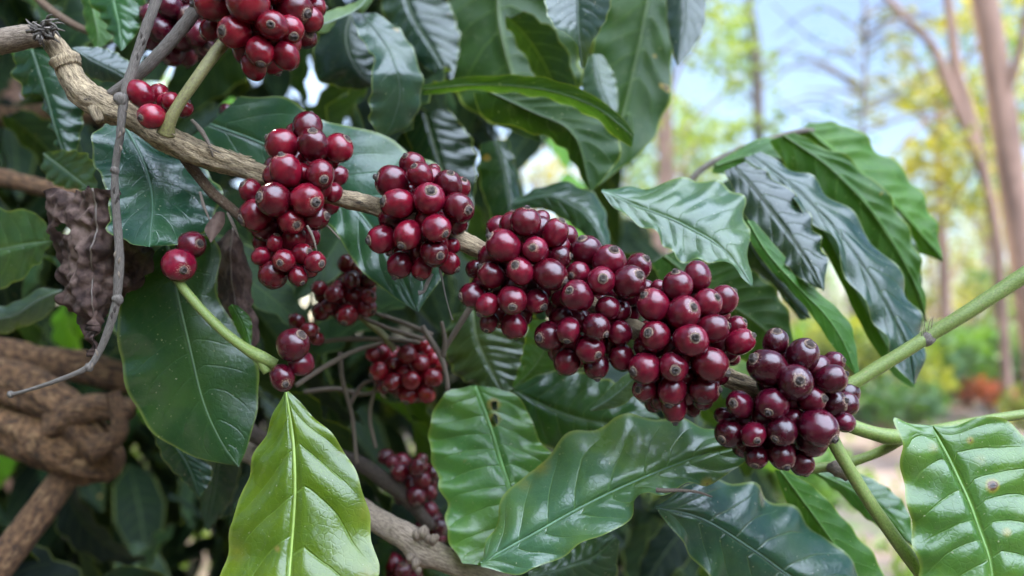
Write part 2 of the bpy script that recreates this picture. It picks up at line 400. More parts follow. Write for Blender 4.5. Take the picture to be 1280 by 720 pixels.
leaf('broad green leaf underside with clear veins beside the sky at the top', [(800,-60),(762,0),(740,60),(735,130),(738,190),(742,230)], [(830,-60),(810,0),(796,70),(776,150),(744,230)], [(880,-60),(862,0),(842,60),(838,120),(812,180),(748,232)], (.60,.56), (.020,.054,.008), .012, .006, 1.1, 2, under=True)
leaf('dark blue-grey leaf at the top beside the sky', [(822,-60),(832,-10),(834,30),(846,82)], [(850,-60),(856,-10),(856,30),(847,82)], [(890,-60),(884,-10),(878,40),(849,83)], (.55,.53), (.022,.045,.04), .008, .002, .4, .7, vs=.4)
leaf('pointed blue-grey leaf hanging from the top edge with dripping tip', [(680,-30),(682,10),(694,34),(718,50),(728,84)], [(722,-30),(722,10),(724,45),(729,85)], [(768,-30),(764,5),(756,30),(742,52),(730,85)], (.46,.455), (.04,.068,.064), -.012, -.01, .4, .5, vs=.4)
leaf('pale blue-green leaf behind the drip-tipped leaf', [(735,70),(728,100),(730,122),(750,140),(765,148)], [(742,68),(748,100),(757,125),(768,148)], [(752,68),(768,95),(772,125),(770,148)], (.56,.55), (.06,.10,.075), .004, .004, .4, 1)
leaf('pale grey-green leaf with crinkled surface above the right berry bunches', [(751,239),(775,266),(812,286),(832,307),(852,326),(902,328),(938,357)], [(752,239),(800,258),(858,282),(905,312),(939,357)], [(753,237),(790,235),(838,226),(884,226),(928,245),(934,300),(940,356)], (.425,.415,.40), (.08,.14,.10), -.006, .026, .6, 1.6, n=70, m=26, rumple=.35, vs=.6)
leaf('bright translucent leaf underside against the sky, outermost of the right-hand fan', [(990,166),(1022,206),(1064,244),(1106,282),(1142,312),(1177,327)], [(1004,160),(1044,194),(1088,230),(1128,268),(1158,302),(1178,326)], [(1012,154),(1056,155),(1100,186),(1150,238),(1172,285),(1179,326)], (.57,.56), (.05,.125,.014), .010, .016, 2.4, 2.8, under=True)
leaf('green drooping leaf with dark folded rim second from the sky in the right-hand fan', [(962,176),(992,222),(1044,280),(1098,340),(1136,382),(1156,402)], [(978,170),(1030,205),(1080,255),(1122,315),(1146,365),(1157,402)], [(992,166),(1062,200),(1112,246),(1142,300),(1153,350),(1158,402)], (.52,.51), (.034,.09,.012), .008, .004, 1.8, 3, under=True)
leaf('dark blue-green leaf hanging between two green undersides in the right-hand fan', [(1080,250),(1100,300),(1120,350),(1150,378)], [(1088,246),(1112,290),(1134,335),(1152,378)], [(1095,240),(1130,275),(1150,325),(1154,378)], (.525,.53), DK, .004, .004, .6, 1)
leaf('long blue-grey drooping leaf in the centre of the right-hand fan', [(930,198),(968,226),(1000,262),(1035,292),(1056,338),(1085,388),(1106,424),(1118,458),(1142,480)], [(940,194),(990,232),(1040,280),(1082,335),(1116,395),(1136,440),(1143,480)], [(950,190),(1020,228),(1080,286),(1122,340),(1150,398),(1156,442),(1144,480)], (.485,.455,.44), (.030,.066,.058), -.004, .016, .9, 3.0, n=70, m=24)
leaf('dark green leaf underside showing along the left rim of the blue-grey centre leaf', [(935,200),(985,258),(1020,300),(1045,340),(1068,390),(1090,430),(1118,470),(1140,484)], [(942,200),(995,250),(1035,298),(1058,345),(1088,395),(1108,432),(1142,484)], [(950,200),(1005,248),(1045,298),(1072,345),(1100,400),(1122,440),(1145,484)], (.485,.468), (.035,.10,.016), .002, .002, .4, 1.4, under=True)
leaf('dark grey-green leaf with wavy rim hanging left of the fan centre', [(905,214),(918,240),(936,278),(968,318),(1000,348),(1030,363)], [(918,208),(950,245),(985,290),(1012,330),(1030,363)], [(932,202),(978,230),(1010,268),(1032,322),(1031,363)], (.475,.44), (.024,.044,.038), .002, .009, .9, 2.8)
leaf('narrow deep green leaf underside pointing down to the green stem', [(928,276),(944,312),(972,346),(1010,388),(1040,432),(1068,468)], [(934,276),(960,318),(998,360),(1030,392),(1054,428),(1069,468)], [(942,276),(968,306),(1002,346),(1034,374),(1064,408),(1074,466)], (.455,.44), (.032,.105,.014), .002, .003, .4, 1.6, under=True)
leaf('small blue-grey leaf tucked under the pale crinkled leaf', [(925,300),(930,330),(960,350),(1010,398)], [(935,300),(950,325),(975,355),(1012,398)], [(950,300),(968,322),(985,350),(1014,398)], (.49,.49), (.045,.08,.07), .003, .003, .5, 1)
leaf('shaded green leaf behind the right berry bunches under the fan', [(815,330),(850,400),(920,450),(985,445)], [(830,320),(880,360),(940,400),(990,442)], [(850,310),(920,325),(975,370),(996,440)], (.5,.5), (.028,.075,.015), .006, .006, .6, 1.4, under=True)
leaf('bright green leaf with two dark holes beside its midrib at lower centre', [(588,482),(556,492),(537,530),(541,580),(556,625),(560,672),(578,704)], [(594,482),(612,530),(626,575),(640,625),(636,670),(600,706)], [(620,484),(652,500),(672,545),(692,575),(690,625),(660,680),(606,708)], (.45,.43,.41), (.11,.24,.085),   .006, .010, .8, 1.8, n=100, m=40, holes=[(617,506,4),(617,524,4.5)], spots=[(617,506,12,.9),(617,524,12,.9)])  # sky sheen put into the base colour as brighter green
leaf('large blue-green leaf with wavy rim lying under the middle berry bunches', [(602,702),(614,660),(640,612),(668,582),(692,562),(730,538),(790,520),(835,524),(890,534),(948,548)], [(601,704),(660,672),(724,636),(790,604),(855,577),(900,562),(950,552)], [(602,708),(650,718),(695,697),(745,675),(785,648),(806,622),(845,612),(885,604),(915,590),(952,558)], (.372,.38,.40), (.095,.185,.125), .030, -.010, 1.1, 2.4, n=90, m=30, spots=[(674,580,24,.34),(885,605,13,.8),(655,606,18,.26)])  # bluish sky sheen put into the base colour
leaf('glossy dark blue leaf below the right berry bunch at the bottom', [(822,632),(862,604),(925,602),(975,628),(1014,654),(1060,700),(1120,770)], [(820,634),(880,650),(945,690),(1005,730),(1118,775)], [(822,638),(848,672),(885,720),(930,762),(1010,800),(1112,782)], (.40,.415,.42), (.036,.088,.080), .030, -.004, .7, 2.0, n=64, m=24)
leaf('dark green leaf seen from below slanting down right of the glossy blue leaf', [(968,586),(982,625),(1010,668),(1040,712),(1085,780)], [(975,588),(1005,628),(1042,680),(1100,775)], [(982,588),(1022,612),(1066,662),(1098,702),(1120,770)], (.445,.44), (.035,.10,.018), .004, .006, .5, 1.4, under=True)
leaf('big pale green leaf with rusty spots at the bottom right corner', [(1164,532),(1140,528),(1119,524),(1125,560),(1129,605),(1138,650),(1144,690),(1165,760),(1240,840)], [(1166,532),(1196,590),(1224,655),(1243,720),(1248,840)], [(1170,532),(1200,531),(1236,520),(1266,530),(1300,565),(1325,640),(1318,740),(1252,840)], (.350,.33,.315), (.105,.20,.058), .006, .008, 1.1, 1.6, n=90, m=30, spots=[(1240,607,11,1.5),(1212,551,7,.8),(1257,665,9,.6),(1165,560,14,.35),(1225,575,14,.3)])
leaf('small green leaf behind the thin stem left of the corner leaf', [(1018,592),(1050,618),(1085,650),(1142,684)], [(1020,590),(1070,615),(1112,645),(1143,684)], [(1024,588),(1080,594),(1130,630),(1146,684)], (.47,.45), (.05,.13,.035), .004, .004, .8, 1.6)
leaf('dim veined leaf under the middle berry bunches behind the two lower leaves', [(640,490),(652,530),(700,566),(760,560),(830,540)], [(642,488),(690,512),(745,528),(832,535)], [(650,480),(700,462),(770,480),(834,530)], (.47,.455), (.035,.085,.038), .004, .008, 1.1, 1.6)
leaf('small pale leaf tip peeping under the middle berry bunches', [(738,512),(752,496),(772,476),(800,455)], [(738,513),(760,500),(785,480),(806,456)], [(738,514),(775,508),(796,490),(812,458)], (.43,.43), (.075,.13,.09), .003, .003, .4, 1)
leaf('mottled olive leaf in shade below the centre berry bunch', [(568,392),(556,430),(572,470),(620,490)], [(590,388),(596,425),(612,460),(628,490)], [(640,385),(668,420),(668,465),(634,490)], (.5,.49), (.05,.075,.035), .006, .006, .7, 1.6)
leaf('slim green leaf edge rising from the mottled olive leaf', [(640,484),(650,455),(655,430),(662,400)], [(642,486),(668,458),(684,430),(690,400)], [(644,488),(700,460),(716,430),(716,400)], (.475,.47), (.04,.09,.03), .004, .004, .5, 1.4, under=True)
leaf('bluish leaf at the bottom edge under the large blue-green leaf', [(660,715),(690,700),(735,672),(765,668)], [(662,722),(700,712),(740,698),(770,672)], [(665,745),(720,750),(765,728),(774,676)], (.45,.46), (.04,.085,.06), .004, .006, .7, 1.4)
leaf('dark blue-green leaf tip below the broad dark leaf at left', [(188,535),(205,575),(232,605),(248,622)], [(210,545),(230,575),(242,600),(249,622)], [(235,560),(262,580),(264,600),(250,622)], (.46,.46), (.025,.075,.055), .004, .004, .5, 1)
leaf('rounded bright green leaf at the top left hanging beside the grey twig', [(108,-40),(112,0),(128,25),(138,45),(150,63)], [(140,-40),(142,0),(148,30),(152,63)], [(178,-40),(182,0),(176,30),(168,46),(153,63)], (.46,.45), (.05,.135,.05), .006, .004, .6, 1.8)
leaf('second green leaf half hidden behind the rounded leaf at the top left', [(98,-30),(104,10),(108,40),(118,58)], [(112,-30),(116,10),(122,40),(122,60)], [(128,-30),(140,15),(142,45),(126,60)], (.50,.49), (.04,.10,.022), .004, .004, .6, 1.4, under=True)
leaf('dark wavy leaf hanging from the pale branch stub at left', [(20,62),(18,92),(30,118),(45,118),(62,150),(80,205)], [(40,62),(52,100),(66,150),(84,205)], [(70,62),(95,95),(105,140),(92,205)], (.47,.47), (.022,.06,.04), .006, .008, .6, 3)
leaf('blue-grey sheeny leaf behind the bend of the tan branch', [(92,62),(98,84),(120,100),(165,104)], [(90,60),(115,76),(140,88),(168,102)], [(94,58),(130,60),(160,76),(170,100)], (.44,.45), (.045,.07,.07), .004, .006, .5, 1.2)
leaf('small pale leaf in shade left of the blue-green leaf', [(54,194),(54,215),(72,232),(116,240)], [(54,192),(75,208),(98,225),(118,240)], [(56,190),(92,188),(116,200),(122,238)], (.47,.46), (.06,.10,.06), .004, -.006, .5, 2)
leaf('small bright green leaf tip below the yellow-green stem joint', [(285,384),(296,410),(310,432)], [(290,380),(304,406),(312,432)], [(298,382),(314,400),(314,432)], (.40,.40), (.05,.15,.02), .002, .002, .3, .6, midrib=False)
leaf('pale folded leaf rim between the broad dark leaf and the dead leaf', [(262,330),(256,352),(258,374),(266,386)], [(268,330),(264,352),(266,372),(268,386)], [(275,322),(272,350),(272,370),(270,386)], (.41,.41), (.09,.15,.09), .002, .002, .3, .6, midrib=False)
leaf('bluish leaf hanging in shade at the very bottom left', [(300,540),(262,560),(246,600),(256,660)], [(290,530),(276,570),(268,615),(258,662)], [(300,528),(302,570),(292,620),(260,664)], (.55,.56), (.03,.065,.05), .004, .004, .6, 1.6)

leaf('dark green leaf arching over the top of the right-hand fan behind the others', [(890,216),(925,222),(975,240),(1020,275),(1060,320)], [(892,208),(940,195),(990,205),(1035,250),(1062,320)], [(895,203),(940,178),(1000,172),(1050,220),(1066,318)], (.53,.53), (.035,.10,.02), .004, .01, 1, 1.6, under=True)
leaf('dark leaf hanging across the upper middle just left of the broad translucent leaf', [(470,-30),(480,20),(500,60),(540,90),(560,100)], [(500,-30),(515,20),(540,60),(562,100)], [(540,-30),(560,0),(575,50),(566,100)], (.6,.58), (.02,.045,.03), .006, .006, .7, 1.6)
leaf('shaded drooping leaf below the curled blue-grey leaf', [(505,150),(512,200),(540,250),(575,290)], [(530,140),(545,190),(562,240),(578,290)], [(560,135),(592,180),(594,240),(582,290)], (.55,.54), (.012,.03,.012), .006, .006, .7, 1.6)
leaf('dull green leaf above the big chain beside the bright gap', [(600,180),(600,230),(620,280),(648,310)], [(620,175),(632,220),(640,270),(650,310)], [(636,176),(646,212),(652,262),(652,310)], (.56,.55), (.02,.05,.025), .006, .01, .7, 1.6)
leaf('bluish leaf lying above the second bunch of the big chain', [(640,262),(680,262),(720,285),(760,320)], [(640,255),(690,245),(735,270),(762,318)], [(642,248),(700,228),(750,250),(764,316)], (.52,.5), (.035,.075,.055), .004, .02, .7, 1.6)
leaf('dark leaf filling the inside of the right-hand fan', [(925,195),(965,240),(1020,290),(1075,330)], [(935,188),(985,225),(1040,270),(1080,330)], [(945,180),(1010,200),(1070,250),(1084,330)], (.545,.54), (.022,.06,.014), .004, .012, 1, 1.6, under=True)
leaf('green leaf underside glimpsed between the long leaf and the outer leaves of the fan', [(985,185),(1020,240),(1070,300),(1128,352)], [(992,180),(1040,230),(1090,285),(1132,350)], [(1002,175),(1070,220),(1118,280),(1136,350)], (.555,.55), (.04,.11,.016), .004, .008, 1, 1.6, under=True)
leaf('dark leaf hanging behind the long blue-grey leaf of the fan', [(900,230),(925,300),(960,350),(1000,400)], [(915,222),(955,280),(985,340),(1004,400)], [(930,215),(990,270),(1020,330),(1008,400)], (.53,.52), (.018,.045,.02), .004, .012, 1, 1.6)
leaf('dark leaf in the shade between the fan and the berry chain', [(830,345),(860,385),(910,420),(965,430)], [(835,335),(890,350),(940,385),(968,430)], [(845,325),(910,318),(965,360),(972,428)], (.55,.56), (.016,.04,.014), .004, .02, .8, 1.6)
# dead leaves
leaf('crumpled dark brown dead leaf hanging beside the grey twig at left', [(112,240),(70,236),(54,252),(58,285),(72,320),(72,362),(88,392),(104,415),(110,446)], [(118,236),(120,290),(112,340),(116,390),(113,446)], [(150,236),(160,270),(182,305),(176,330),(158,372),(132,392),(118,415),(115,446)], (.375,.372), (.30,.28,.29), .026, .030, .5, 1.4, mat=DRY, n=110, m=44, rumple=4.6, jag=.2, holes=[(80,284,6)], name='dead_leaf', cat='dead leaf', mid_col=(.10,.07,.055))
leaf('brown curled dead leaf hanging between the berry bunches at left', [(286,285),(266,312),(268,345),(276,385),(290,420),(312,440)], [(290,283),(288,330),(294,380),(314,440)], [(296,285),(312,330),(316,380),(324,420),(316,440)], (.42,.42), (.8, .6, .55), .025, .02, .5, 1.0, mat=DRY, rumple=1.8, jag=.08, name='dead_leaf', cat='dead leaf', mid_col=(.12,.08,.065))
leaf('ragged reddish-brown dead leaf scrap behind the grey twig', [(150,295),(150,330),(165,352),(190,340)], [(160,292),(168,318),(192,325)], [(170,290),(185,305),(196,318)], (.40,.39), (1.5, 1.05, .8), .006, .006, .5, 3, mat=DRY, rumple=3, jag=.15, midrib=False, name='dead_leaf', cat='dead leaf')
leaf('small dry bract hanging under the brown side twig', [(270,265),(256,285),(262,300)], [(276,264),(268,282),(263,303)], [(281,266),(280,282),(264,303)], (.37,.37), (3, 2.6, 2.6), .002, .002, .2, .4, mat=DRY, n=20, m=6, midrib=False, name='dead_leaf', cat='dead leaf')

# ------------------------------------------------------------------ branches, twigs, stems
br = stick('coffee_branch', 'long knobbly tan branch carrying the red berry bunches across the picture', 'branch',
    [(60,46,.372,10.8),(74,64,.37,13.5),(88,92,.37,14.4),(108,118,.37,16.2),(135,134,.37,17.1),(170,150,.37,15.3),(205,172,.37,16.2),(250,192,.37,15.3),(300,208,.37,13.5),(350,226,.37,12.6),(420,246,.37,11.7),(480,262,.37,11.7),(540,286,.37,11.7),(600,312,.37,11.7),(670,345,.372,11.7),(760,395,.374,11.7),(840,436,.374,11.7),(905,470,.368,11.7),(945,486,.368,11.7),(1000,510,.37,10.8),(1060,530,.368,8.1)],
    BARK_TAN, .24, 32, n=460, freq=300)
stick('bark_collar', None, None, [(79,72,.37,15),(81,75,.37,18),(83,79,.37,18.5),(86,85,.37,16)], BARK_TAN, .25, 16, parent=br, n=24)
stick('branch_spur', None, None, [(118,128,.37,11),(120,140,.366,8),(124,152,.364,5)], BARK_TAN, .2, 12, parent=br, n=20)
# peeling fibres
for i in range(14):
    x = random.uniform(150, 330); y = 140 + (x - 150) * .42 + random.uniform(-14, 8); L_ = random.uniform(14, 44)
    stick('bark_fibre', None, None, [(x, y, .351, .5), (x + L_ * .5, y + L_ * .22 + 1, .3500, .9), (x + L_, y + L_ * .45 + random.uniform(-4, 2), .35, .4)], BARK_TAN, 0, 5, parent=br, n=8)
stub = stick('coffee_branch', 'pale sawn-off branch stub entering at the left edge', 'branch', [(-40,58,.375,14),(0,52,.375,15),(40,45,.375,14),(64,44,.374,11)], BARK_PALE, .12, 18, n=60)
for i in range(38):
    a = random.uniform(0, 6.28); r = random.uniform(8, 22); cx, cy = random.gauss(52, 8), random.gauss(42, 6)
    stick('bark_shred', None, None, [(cx, cy, .362, 2.4), (cx + math.cos(a) * r * .5, cy + math.sin(a) * r * .5, .360 + random.uniform(-.004, .006), 1.8), (cx + math.cos(a + .3) * r, cy + math.sin(a + .3) * r * .8, .36 + random.uniform(-.006, .006), .7)], BARK_GREY, .2, 5, parent=stub, n=7)
t1 = stick('grey_twig', 'long bare grey twig hanging in front of the branch at left', 'twig', [(205,-30,.36,6.1),(190,15,.358,6.1),(172,66,.356,6.1),(156,120,.352,5.7),(150,170,.352,4.6),(144,215,.353,4.4),(145,260,.354,4.9),(149,320,.355,5.3),(146,372,.356,5.3),(138,405,.356,4.9),(124,440,.356,4.1),(108,460,.354,3.8),(70,476,.352,2.8),(30,489,.35,2.3),(10,494,.35,2.5)], BARK_GREY, .2, 14, n=220)
for x, y, d, r in ((150,124,.351,8), (143,213,.3525,5.4), (147,374,.3555,6.4), (110,459,.354,5), (12,493,.35,4)):
    stick('twig_node', None, None, [(x - 1, y - r, d, r * .5), (x, y - r * .4, d, r * .95), (x + 1, y + r * .4, d, r * .9), (x, y + r, d, r * .5)], BARK_GREY, .35, 12, parent=t1, n=16)
for k in range(16):
    i = random.random(); x, y = [(176,55),(150,175),(145,250),(148,330),(143,390),(120,445)][k % 6]; x += random.uniform(-5, 5); y += random.uniform(-18, 18)
    stick('bark_fleck', None, None, [(x, y, .3475, .6), (x + random.uniform(-2, 2), y + 4, .347, 1.6), (x + random.uniform(-3, 3), y + 9, .3475, .5)], BARK_PALE if k % 2 else DARK_BARK, .3, 6, parent=t1, n=7)
stick('grey_twig', 'grey-brown twig forking up behind the bare hanging twig', 'twig', [(262,-20,.375,9),(245,12,.374,8.5),(215,50,.372,8),(185,82,.37,7.5),(160,103,.37,7),(138,118,.37,6)], BARK_GREY, .1, 14, n=90)
stick('green_stem', 'stout green side stem rising from the branch to the top berry bunch', 'stem', [(207,168,.352,11),(212,152,.350,8),(224,130,.35,7),(246,98,.352,7.2),(268,68,.356,7.5),(288,44,.362,8),(320,0,.37,8)], STEM_BR, .05, 16, n=80)
stick('green_stem', 'brown side stem drooping behind the second berry bunch', 'stem', [(226,190,.378,7),(242,212,.378,7),(265,240,.378,6.5),(290,262,.378,6.5),(308,278,.378,6)], BARK_BROWN, .1, 12, n=50)
s2 = stick('green_stem', 'yellow-green stem in front of the broad dark leaf at left', 'stem', [(218,340,.375,5.5),(226,356,.372,5.8),(250,385,.37,6),(280,415,.368,6.2),(305,434,.367,6.5),(325,446,.366,8.5),(345,456,.368,7)], STEM, .05, 14, n=70)
stick('stem_fork', None, None, [(322,440,.366,6),(328,455,.366,6),(334,466,.366,5)], STEM, .05, 10, parent=s2, n=14)
sA = stick('green_stem', 'long green stem with a ringed node rising to the right edge', 'stem', [(1040,494,.372,9),(1068,478,.37,8.6),(1110,452,.368,8.4),(1150,427,.366,8.6),(1160,420,.366,8.8),(1200,396,.362,9),(1250,364,.358,9.6),(1320,318,.352,10),(1480,214,.34,11),(1640,130,.33,12)], STEM, .06, 22, n=160)
stick('node_ring', None, None, [(1152,426.5,.366,8.4),(1155,424.6,.366,9.6),(1158,422.4,.366,10),(1161,420.6,.366,9.4),(1164,419,.366,8.4)], BARK_GREY, .14, 18, parent=sA, n=20)
for k in range(5):
    stick('node_hair', None, None, [(1152 + k * 3, 421 - k, .364, .5), (1150 + k * 3 + random.uniform(-5, 4), 411 - k * 2, .363, .4), (1149 + k * 4 + random.uniform(-8, 6), 404 - k * 2, .362, .25)], BARK_DEAD, 0, 5, parent=sA, n=6)
stick('green_stem', 'thick green branch tip running behind the rusty-spotted leaf', 'stem', [(1035,520,.37,9),(1060,531,.368,9),(1090,541,.367,9),(1115,546,.366,10),(1150,541,.37,7),(1200,531,.375,6.4),(1250,522,.378,6),(1320,512,.38,6),(1480,488,.39,5),(1600,480,.4,4)], STEM, .05, 16, n=90)
stick('green_stem', 'green stem slanting down from the right berry bunch to the bottom', 'stem', [(1036,536,.36,9),(1044,556,.358,8.2),(1066,594,.356,8),(1090,632,.354,8.2),(1118,672,.352,8.6),(1136,696,.35,9),(1160,730,.348,8),(1240,840,.34,8)], STEM, .04, 16, n=90)
sB = stick('green_stem', 'thin green stem with a small node behind the slanting stem', 'stem', [(1005,587,.40,6),(1030,584,.398,6.4),(1046,583,.396,7),(1075,574,.394,6),(1105,562,.39,6),(1124,550,.38,7)], STEM, .05, 14, n=60)
stick('stem_node', None, None, [(1036,584,.394,6),(1046,586,.391,10),(1054,592,.391,8),(1058,600,.391,3)], BARK_DEAD, .2, 12, parent=sB, n=18)
bb = stick('coffee_branch', 'knobbly pale brown branch crossing the bottom below the centre', 'branch', [(180,500,.60,12),(300,560,.52,12),(400,612,.46,13),(445,634,.45,14),(480,656,.44,15),(510,672,.43,17),(530,688,.428,20),(548,696,.428,16),(590,714,.43,14),(660,742,.44,13),(800,800,.45,13)], BARK_PALE, .12, 20, n=140)
for x, y, r in ((521,668,6),(530,665,7),(541,674,5.5),(545,672,4),(519,704,6),(523,713,4),(512,697,5),(535,672,5)):
    stick('bud_knob', None, None, [(x, y + r, .418, r * .7), (x, y, .416, r), (x + 1, y - r * .8, .416, r * .75), (x + 1, y - r * 1.2, .416, r * .2)], BARK_PALE, .35, 10, parent=bb, n=12)
stick('coffee_branch', 'dark shaded branch behind the yellow-green leaf', 'branch', [(285,500,.5,8),(320,545,.5,10),(380,560,.52,9),(440,575,.52,9),(480,600,.52,10),(510,625,.52,9),(540,660,.52,7)], DARK_BARK, .12, 14, n=80)
# thick old wood at lower left
stump = stick('old_branch_stump', 'thick gnarled brown branch stump at the lower left', 'branch', [(-100,500,.63,52),(-40,512,.63,50),(10,524,.62,46),(50,540,.61,42),(86,556,.60,40),(112,570,.60,37),(132,584,.60,27),(143,596,.60,10)], OLD_WOOD, .2, 48, n=150, freq=110)
stick('stump_limb', None, None, [(-30,470,.6,24),(30,484,.6,26),(80,512,.59,25),(112,545,.585,22),(128,575,.585,14)], OLD_WOOD, .2, 32, parent=stump, n=50, freq=80)
stick('stump_limb', None, None, [(70,530,.585,22),(105,512,.58,18),(140,508,.58,14),(166,512,.58,12)], OLD_WOOD, .2, 24, parent=stump, n=60, freq=80)
stick('stump_limb', None, None, [(118,560,.575,16),(146,545,.575,11),(148,520,.575,10),(140,490,.575,9)], OLD_WOOD, .2, 20, parent=stump, n=50, freq=80)
stick('old_branch', 'mossy brown branch running left above the gnarled stump', 'branch', [(-60,432,.66,17),(0,440,.66,18),(50,452,.66,19),(100,458,.66,20),(150,470,.66,18),(200,478,.68,16)], OLD_WOOD, .15, 16, n=70, freq=90)
stick('old_branch', 'straight brown branch dropping from the stump to the bottom left corner', 'branch', [(110,560,.61,18),(85,590,.60,17),(50,640,.58,18),(0,705,.56,20),(-40,760,.55,20)], OLD_WOOD, .08, 16, n=70, freq=90)
stick('old_branch', 'dark shaded branch at the left edge near the wavy leaf', 'branch', [(-60,215,.62,12),(0,222,.62,12),(60,236,.62,11),(110,246,.62,9)], OLD_WOOD, .1, 12, n=50)
stick('old_branch', 'dim brown branch in the left shade above the wavy dark leaf', 'branch', [(-60,140,.75,14),(20,146,.75,13),(90,140,.75,13),(140,150,.75,12)], OLD_WOOD, .1, 12, n=50)
stick('thin_twig', 'thin brown twig across the top left corner', 'twig', [(20,-30,.5,5),(60,10,.5,5),(100,35,.5,4.5),(140,50,.5,3)], BARK_BROWN, .1, 10, n=40)
stick('side_twig', 'bare twig end at the top of the right-hand leaf fan against the sky', 'twig', [(840,262,.56,4),(872,216,.56,4),(910,194,.56,4),(950,178,.56,3.6),(1000,164,.565,3.4),(1016,163,.57,3)], BARK_GREY, .1, 10, n=40)
# dead twig tangle in the middle
g = stick('dead_twig', 'pale forked dead twig ending between the berries and the holed leaf', 'dead twig', [(528,408,.445,3.2),(540,428,.442,3.8),(552,448,.44,3.6),(558,470,.438,2.6),(560,488,.436,3)], BARK_DEAD, .1, 10, n=40)
stick('twig_prong', None, None, [(554,446,.44,3.4),(556,425,.438,3),(552,402,.436,2.2)], BARK_DEAD, .1, 8, parent=g, n=20)
stick('twig_prong', None, None, [(555,438,.44,3),(572,410,.438,3.6),(592,378,.436,4)], BARK_DEAD, .1, 8, parent=g, n=20)
for i, (lab, pts) in enumerate([
    ('dead twig lying level above the small blurred berry bunch', [(395,428,.47,2.6),(430,424,.47,3.2),(480,424,.47,3.4),(525,428,.465,2.6)]),
    ('olive dead twig rising from the three berries toward the bunch', [(370,482,.44,3),(400,462,.45,3.2),(440,440,.46,3.2),(480,428,.47,2.4)]),
    ('thin dead twig slanting down right above the blurred bunch', [(455,398,.465,2.5),(490,412,.46,3),(530,424,.455,3)]),
    ('grey dead twig above the level one', [(470,392,.47,2.2),(500,402,.465,3),(540,418,.455,3)]),
    ('dead twig reaching down to the dark shaded branch', [(425,440,.48,3),(428,475,.48,3),(440,520,.48,2.5),(446,580,.48,2.5)]),
    ('dead twig crossing low behind the yellow-green leaf', [(380,490,.5,3),(420,486,.5,3),(460,492,.5,2.6),(500,470,.5,2)]),
    ('short dead twig rising beside the low crossing one', [(436,508,.49,2.6),(452,482,.49,2.8),(468,474,.48,2)]),
    ('dark dead twig leaning through the shade below the berries', [(470,560,.48,2.2),(462,520,.48,2.4),(470,480,.48,2.4),(476,450,.48,2)])]):
    stick('dead_twig', lab, 'dead twig', pts, BARK_DEAD, .1, 8, n=30)
stick('flower_stalk', 'dry thread-like stalk dangling under the third berry bunch', 'stalk', [(549,335,.362,1.6),(553,350,.362,1.2),(557,370,.362,.9),(563,392,.362,.9),(566,400,.362,1.5)], BARK_GREY, .1, 6, n=24)
stick('dry_husk', 'dry curled husk stuck under the third berry bunch', 'husk', [(540,342,.362,2.2),(534,354,.361,3.4),(530,364,.361,2.0),(523,366,.361,2.8)], BARK_GREY, .35, 8, n=20)
stick('dry_stalk', 'thin dry stalk sticking out beside the second berry bunch', 'stalk', [(404,278,.36,1.2),(414,287,.358,1.2),(425,299,.356,1)], BARK_DEAD, .1, 6, n=12)
stick('dry_stalk', 'dry spike hanging in front of the lower second bunch', 'stalk', [(384,282,.342,1.6),(391,296,.341,1.8),(396,314,.341,.8)], BARK_DEAD, .1, 6, n=12)
stick('dry_stalk', 'pale dry stalk lying on the wavy blue-green leaf', 'stalk', [(820,612,.372,3.2),(832,613,.371,2.6),(850,613,.371,2),(872,615,.371,1.6),(890,621,.372,1)], BARK_DEAD, .25, 8, n=24)
stick('berry_stalk', 'olive stalk leading to the small blurred bunch in the centre', 'stalk', [(448,392,.47,4),(462,405,.47,4.2),(478,418,.47,4.4),(494,438,.47,4.2)], STEM_BR, .05, 10, n=24)
for i, (lab, pts) in enumerate([
    ('dry spike hanging between the side twig and dead leaf', [(250,240,.37,1.8),(255,258,.368,2),(262,275,.367,.7)]),
    ('short dry spike under the brown side stem near the berries', [(284,266,.37,1.6),(292,282,.368,2.2),(300,300,.367,.7)]),
    ('dry scale leaf on the branch right of the green side stem', [(240,150,.366,2),(252,164,.364,3),(262,182,.363,2),(266,196,.363,.8)])]):
    stick('dry_stalk', lab, 'stalk', pts, BARK_DEAD, .3, 7, n=14)

# ------------------------------------------------------------------ coffee cherries
def cherry_meshes():
    out = []
    for s in range(6):
        rings, seg = 18, 28; V = [(0, 0, 1.0)]
        for i in range(1, rings):
            th = math.pi * i / rings
            for j in range(seg):
                ph = 2 * math.pi * j / seg
                d = Vector((math.sin(th) * math.cos(ph), math.sin(th) * math.sin(ph), math.cos(th)))
                rr = 1 + .045 * NZ.noise(d * 1.3 + Vector((s * 5.1, 0, 0))) + .012 * NZ.noise(d * 4 + Vector((0, s * 3.3, 0)))
                if d.z > .8: rr *= 1 - .10 * ((d.z - .8) / .2) ** 1.5          # flattened shoulder
                w = Vector((d.x, d.y * (1 - .05 * (s % 3)), d.z * (1.02 + .03 * (s % 2)))) * rr
                V.append(tuple(w))
        V.append((0, 0, -1.0)); V[0] = (0, 0, .92 * (1.02 + .03 * (s % 2)))
        Fc = [(0, 1 + j, 1 + (j + 1) % seg) for j in range(seg)]
        for i in range(rings - 2):
            for j in range(seg):
                a = 1 + i * seg + j; b = 1 + i * seg + (j + 1) % seg
                Fc.append((a, a + seg, b + seg, b))
        e = len(V) - 1; b0 = 1 + (rings - 2) * seg
        Fc += [(e, b0 + (j + 1) % seg, b0 + j) for j in range(seg)]
        me = mesh('cherry', V, Fc); me.materials.append(CHERRY); out.append(me)
    return out
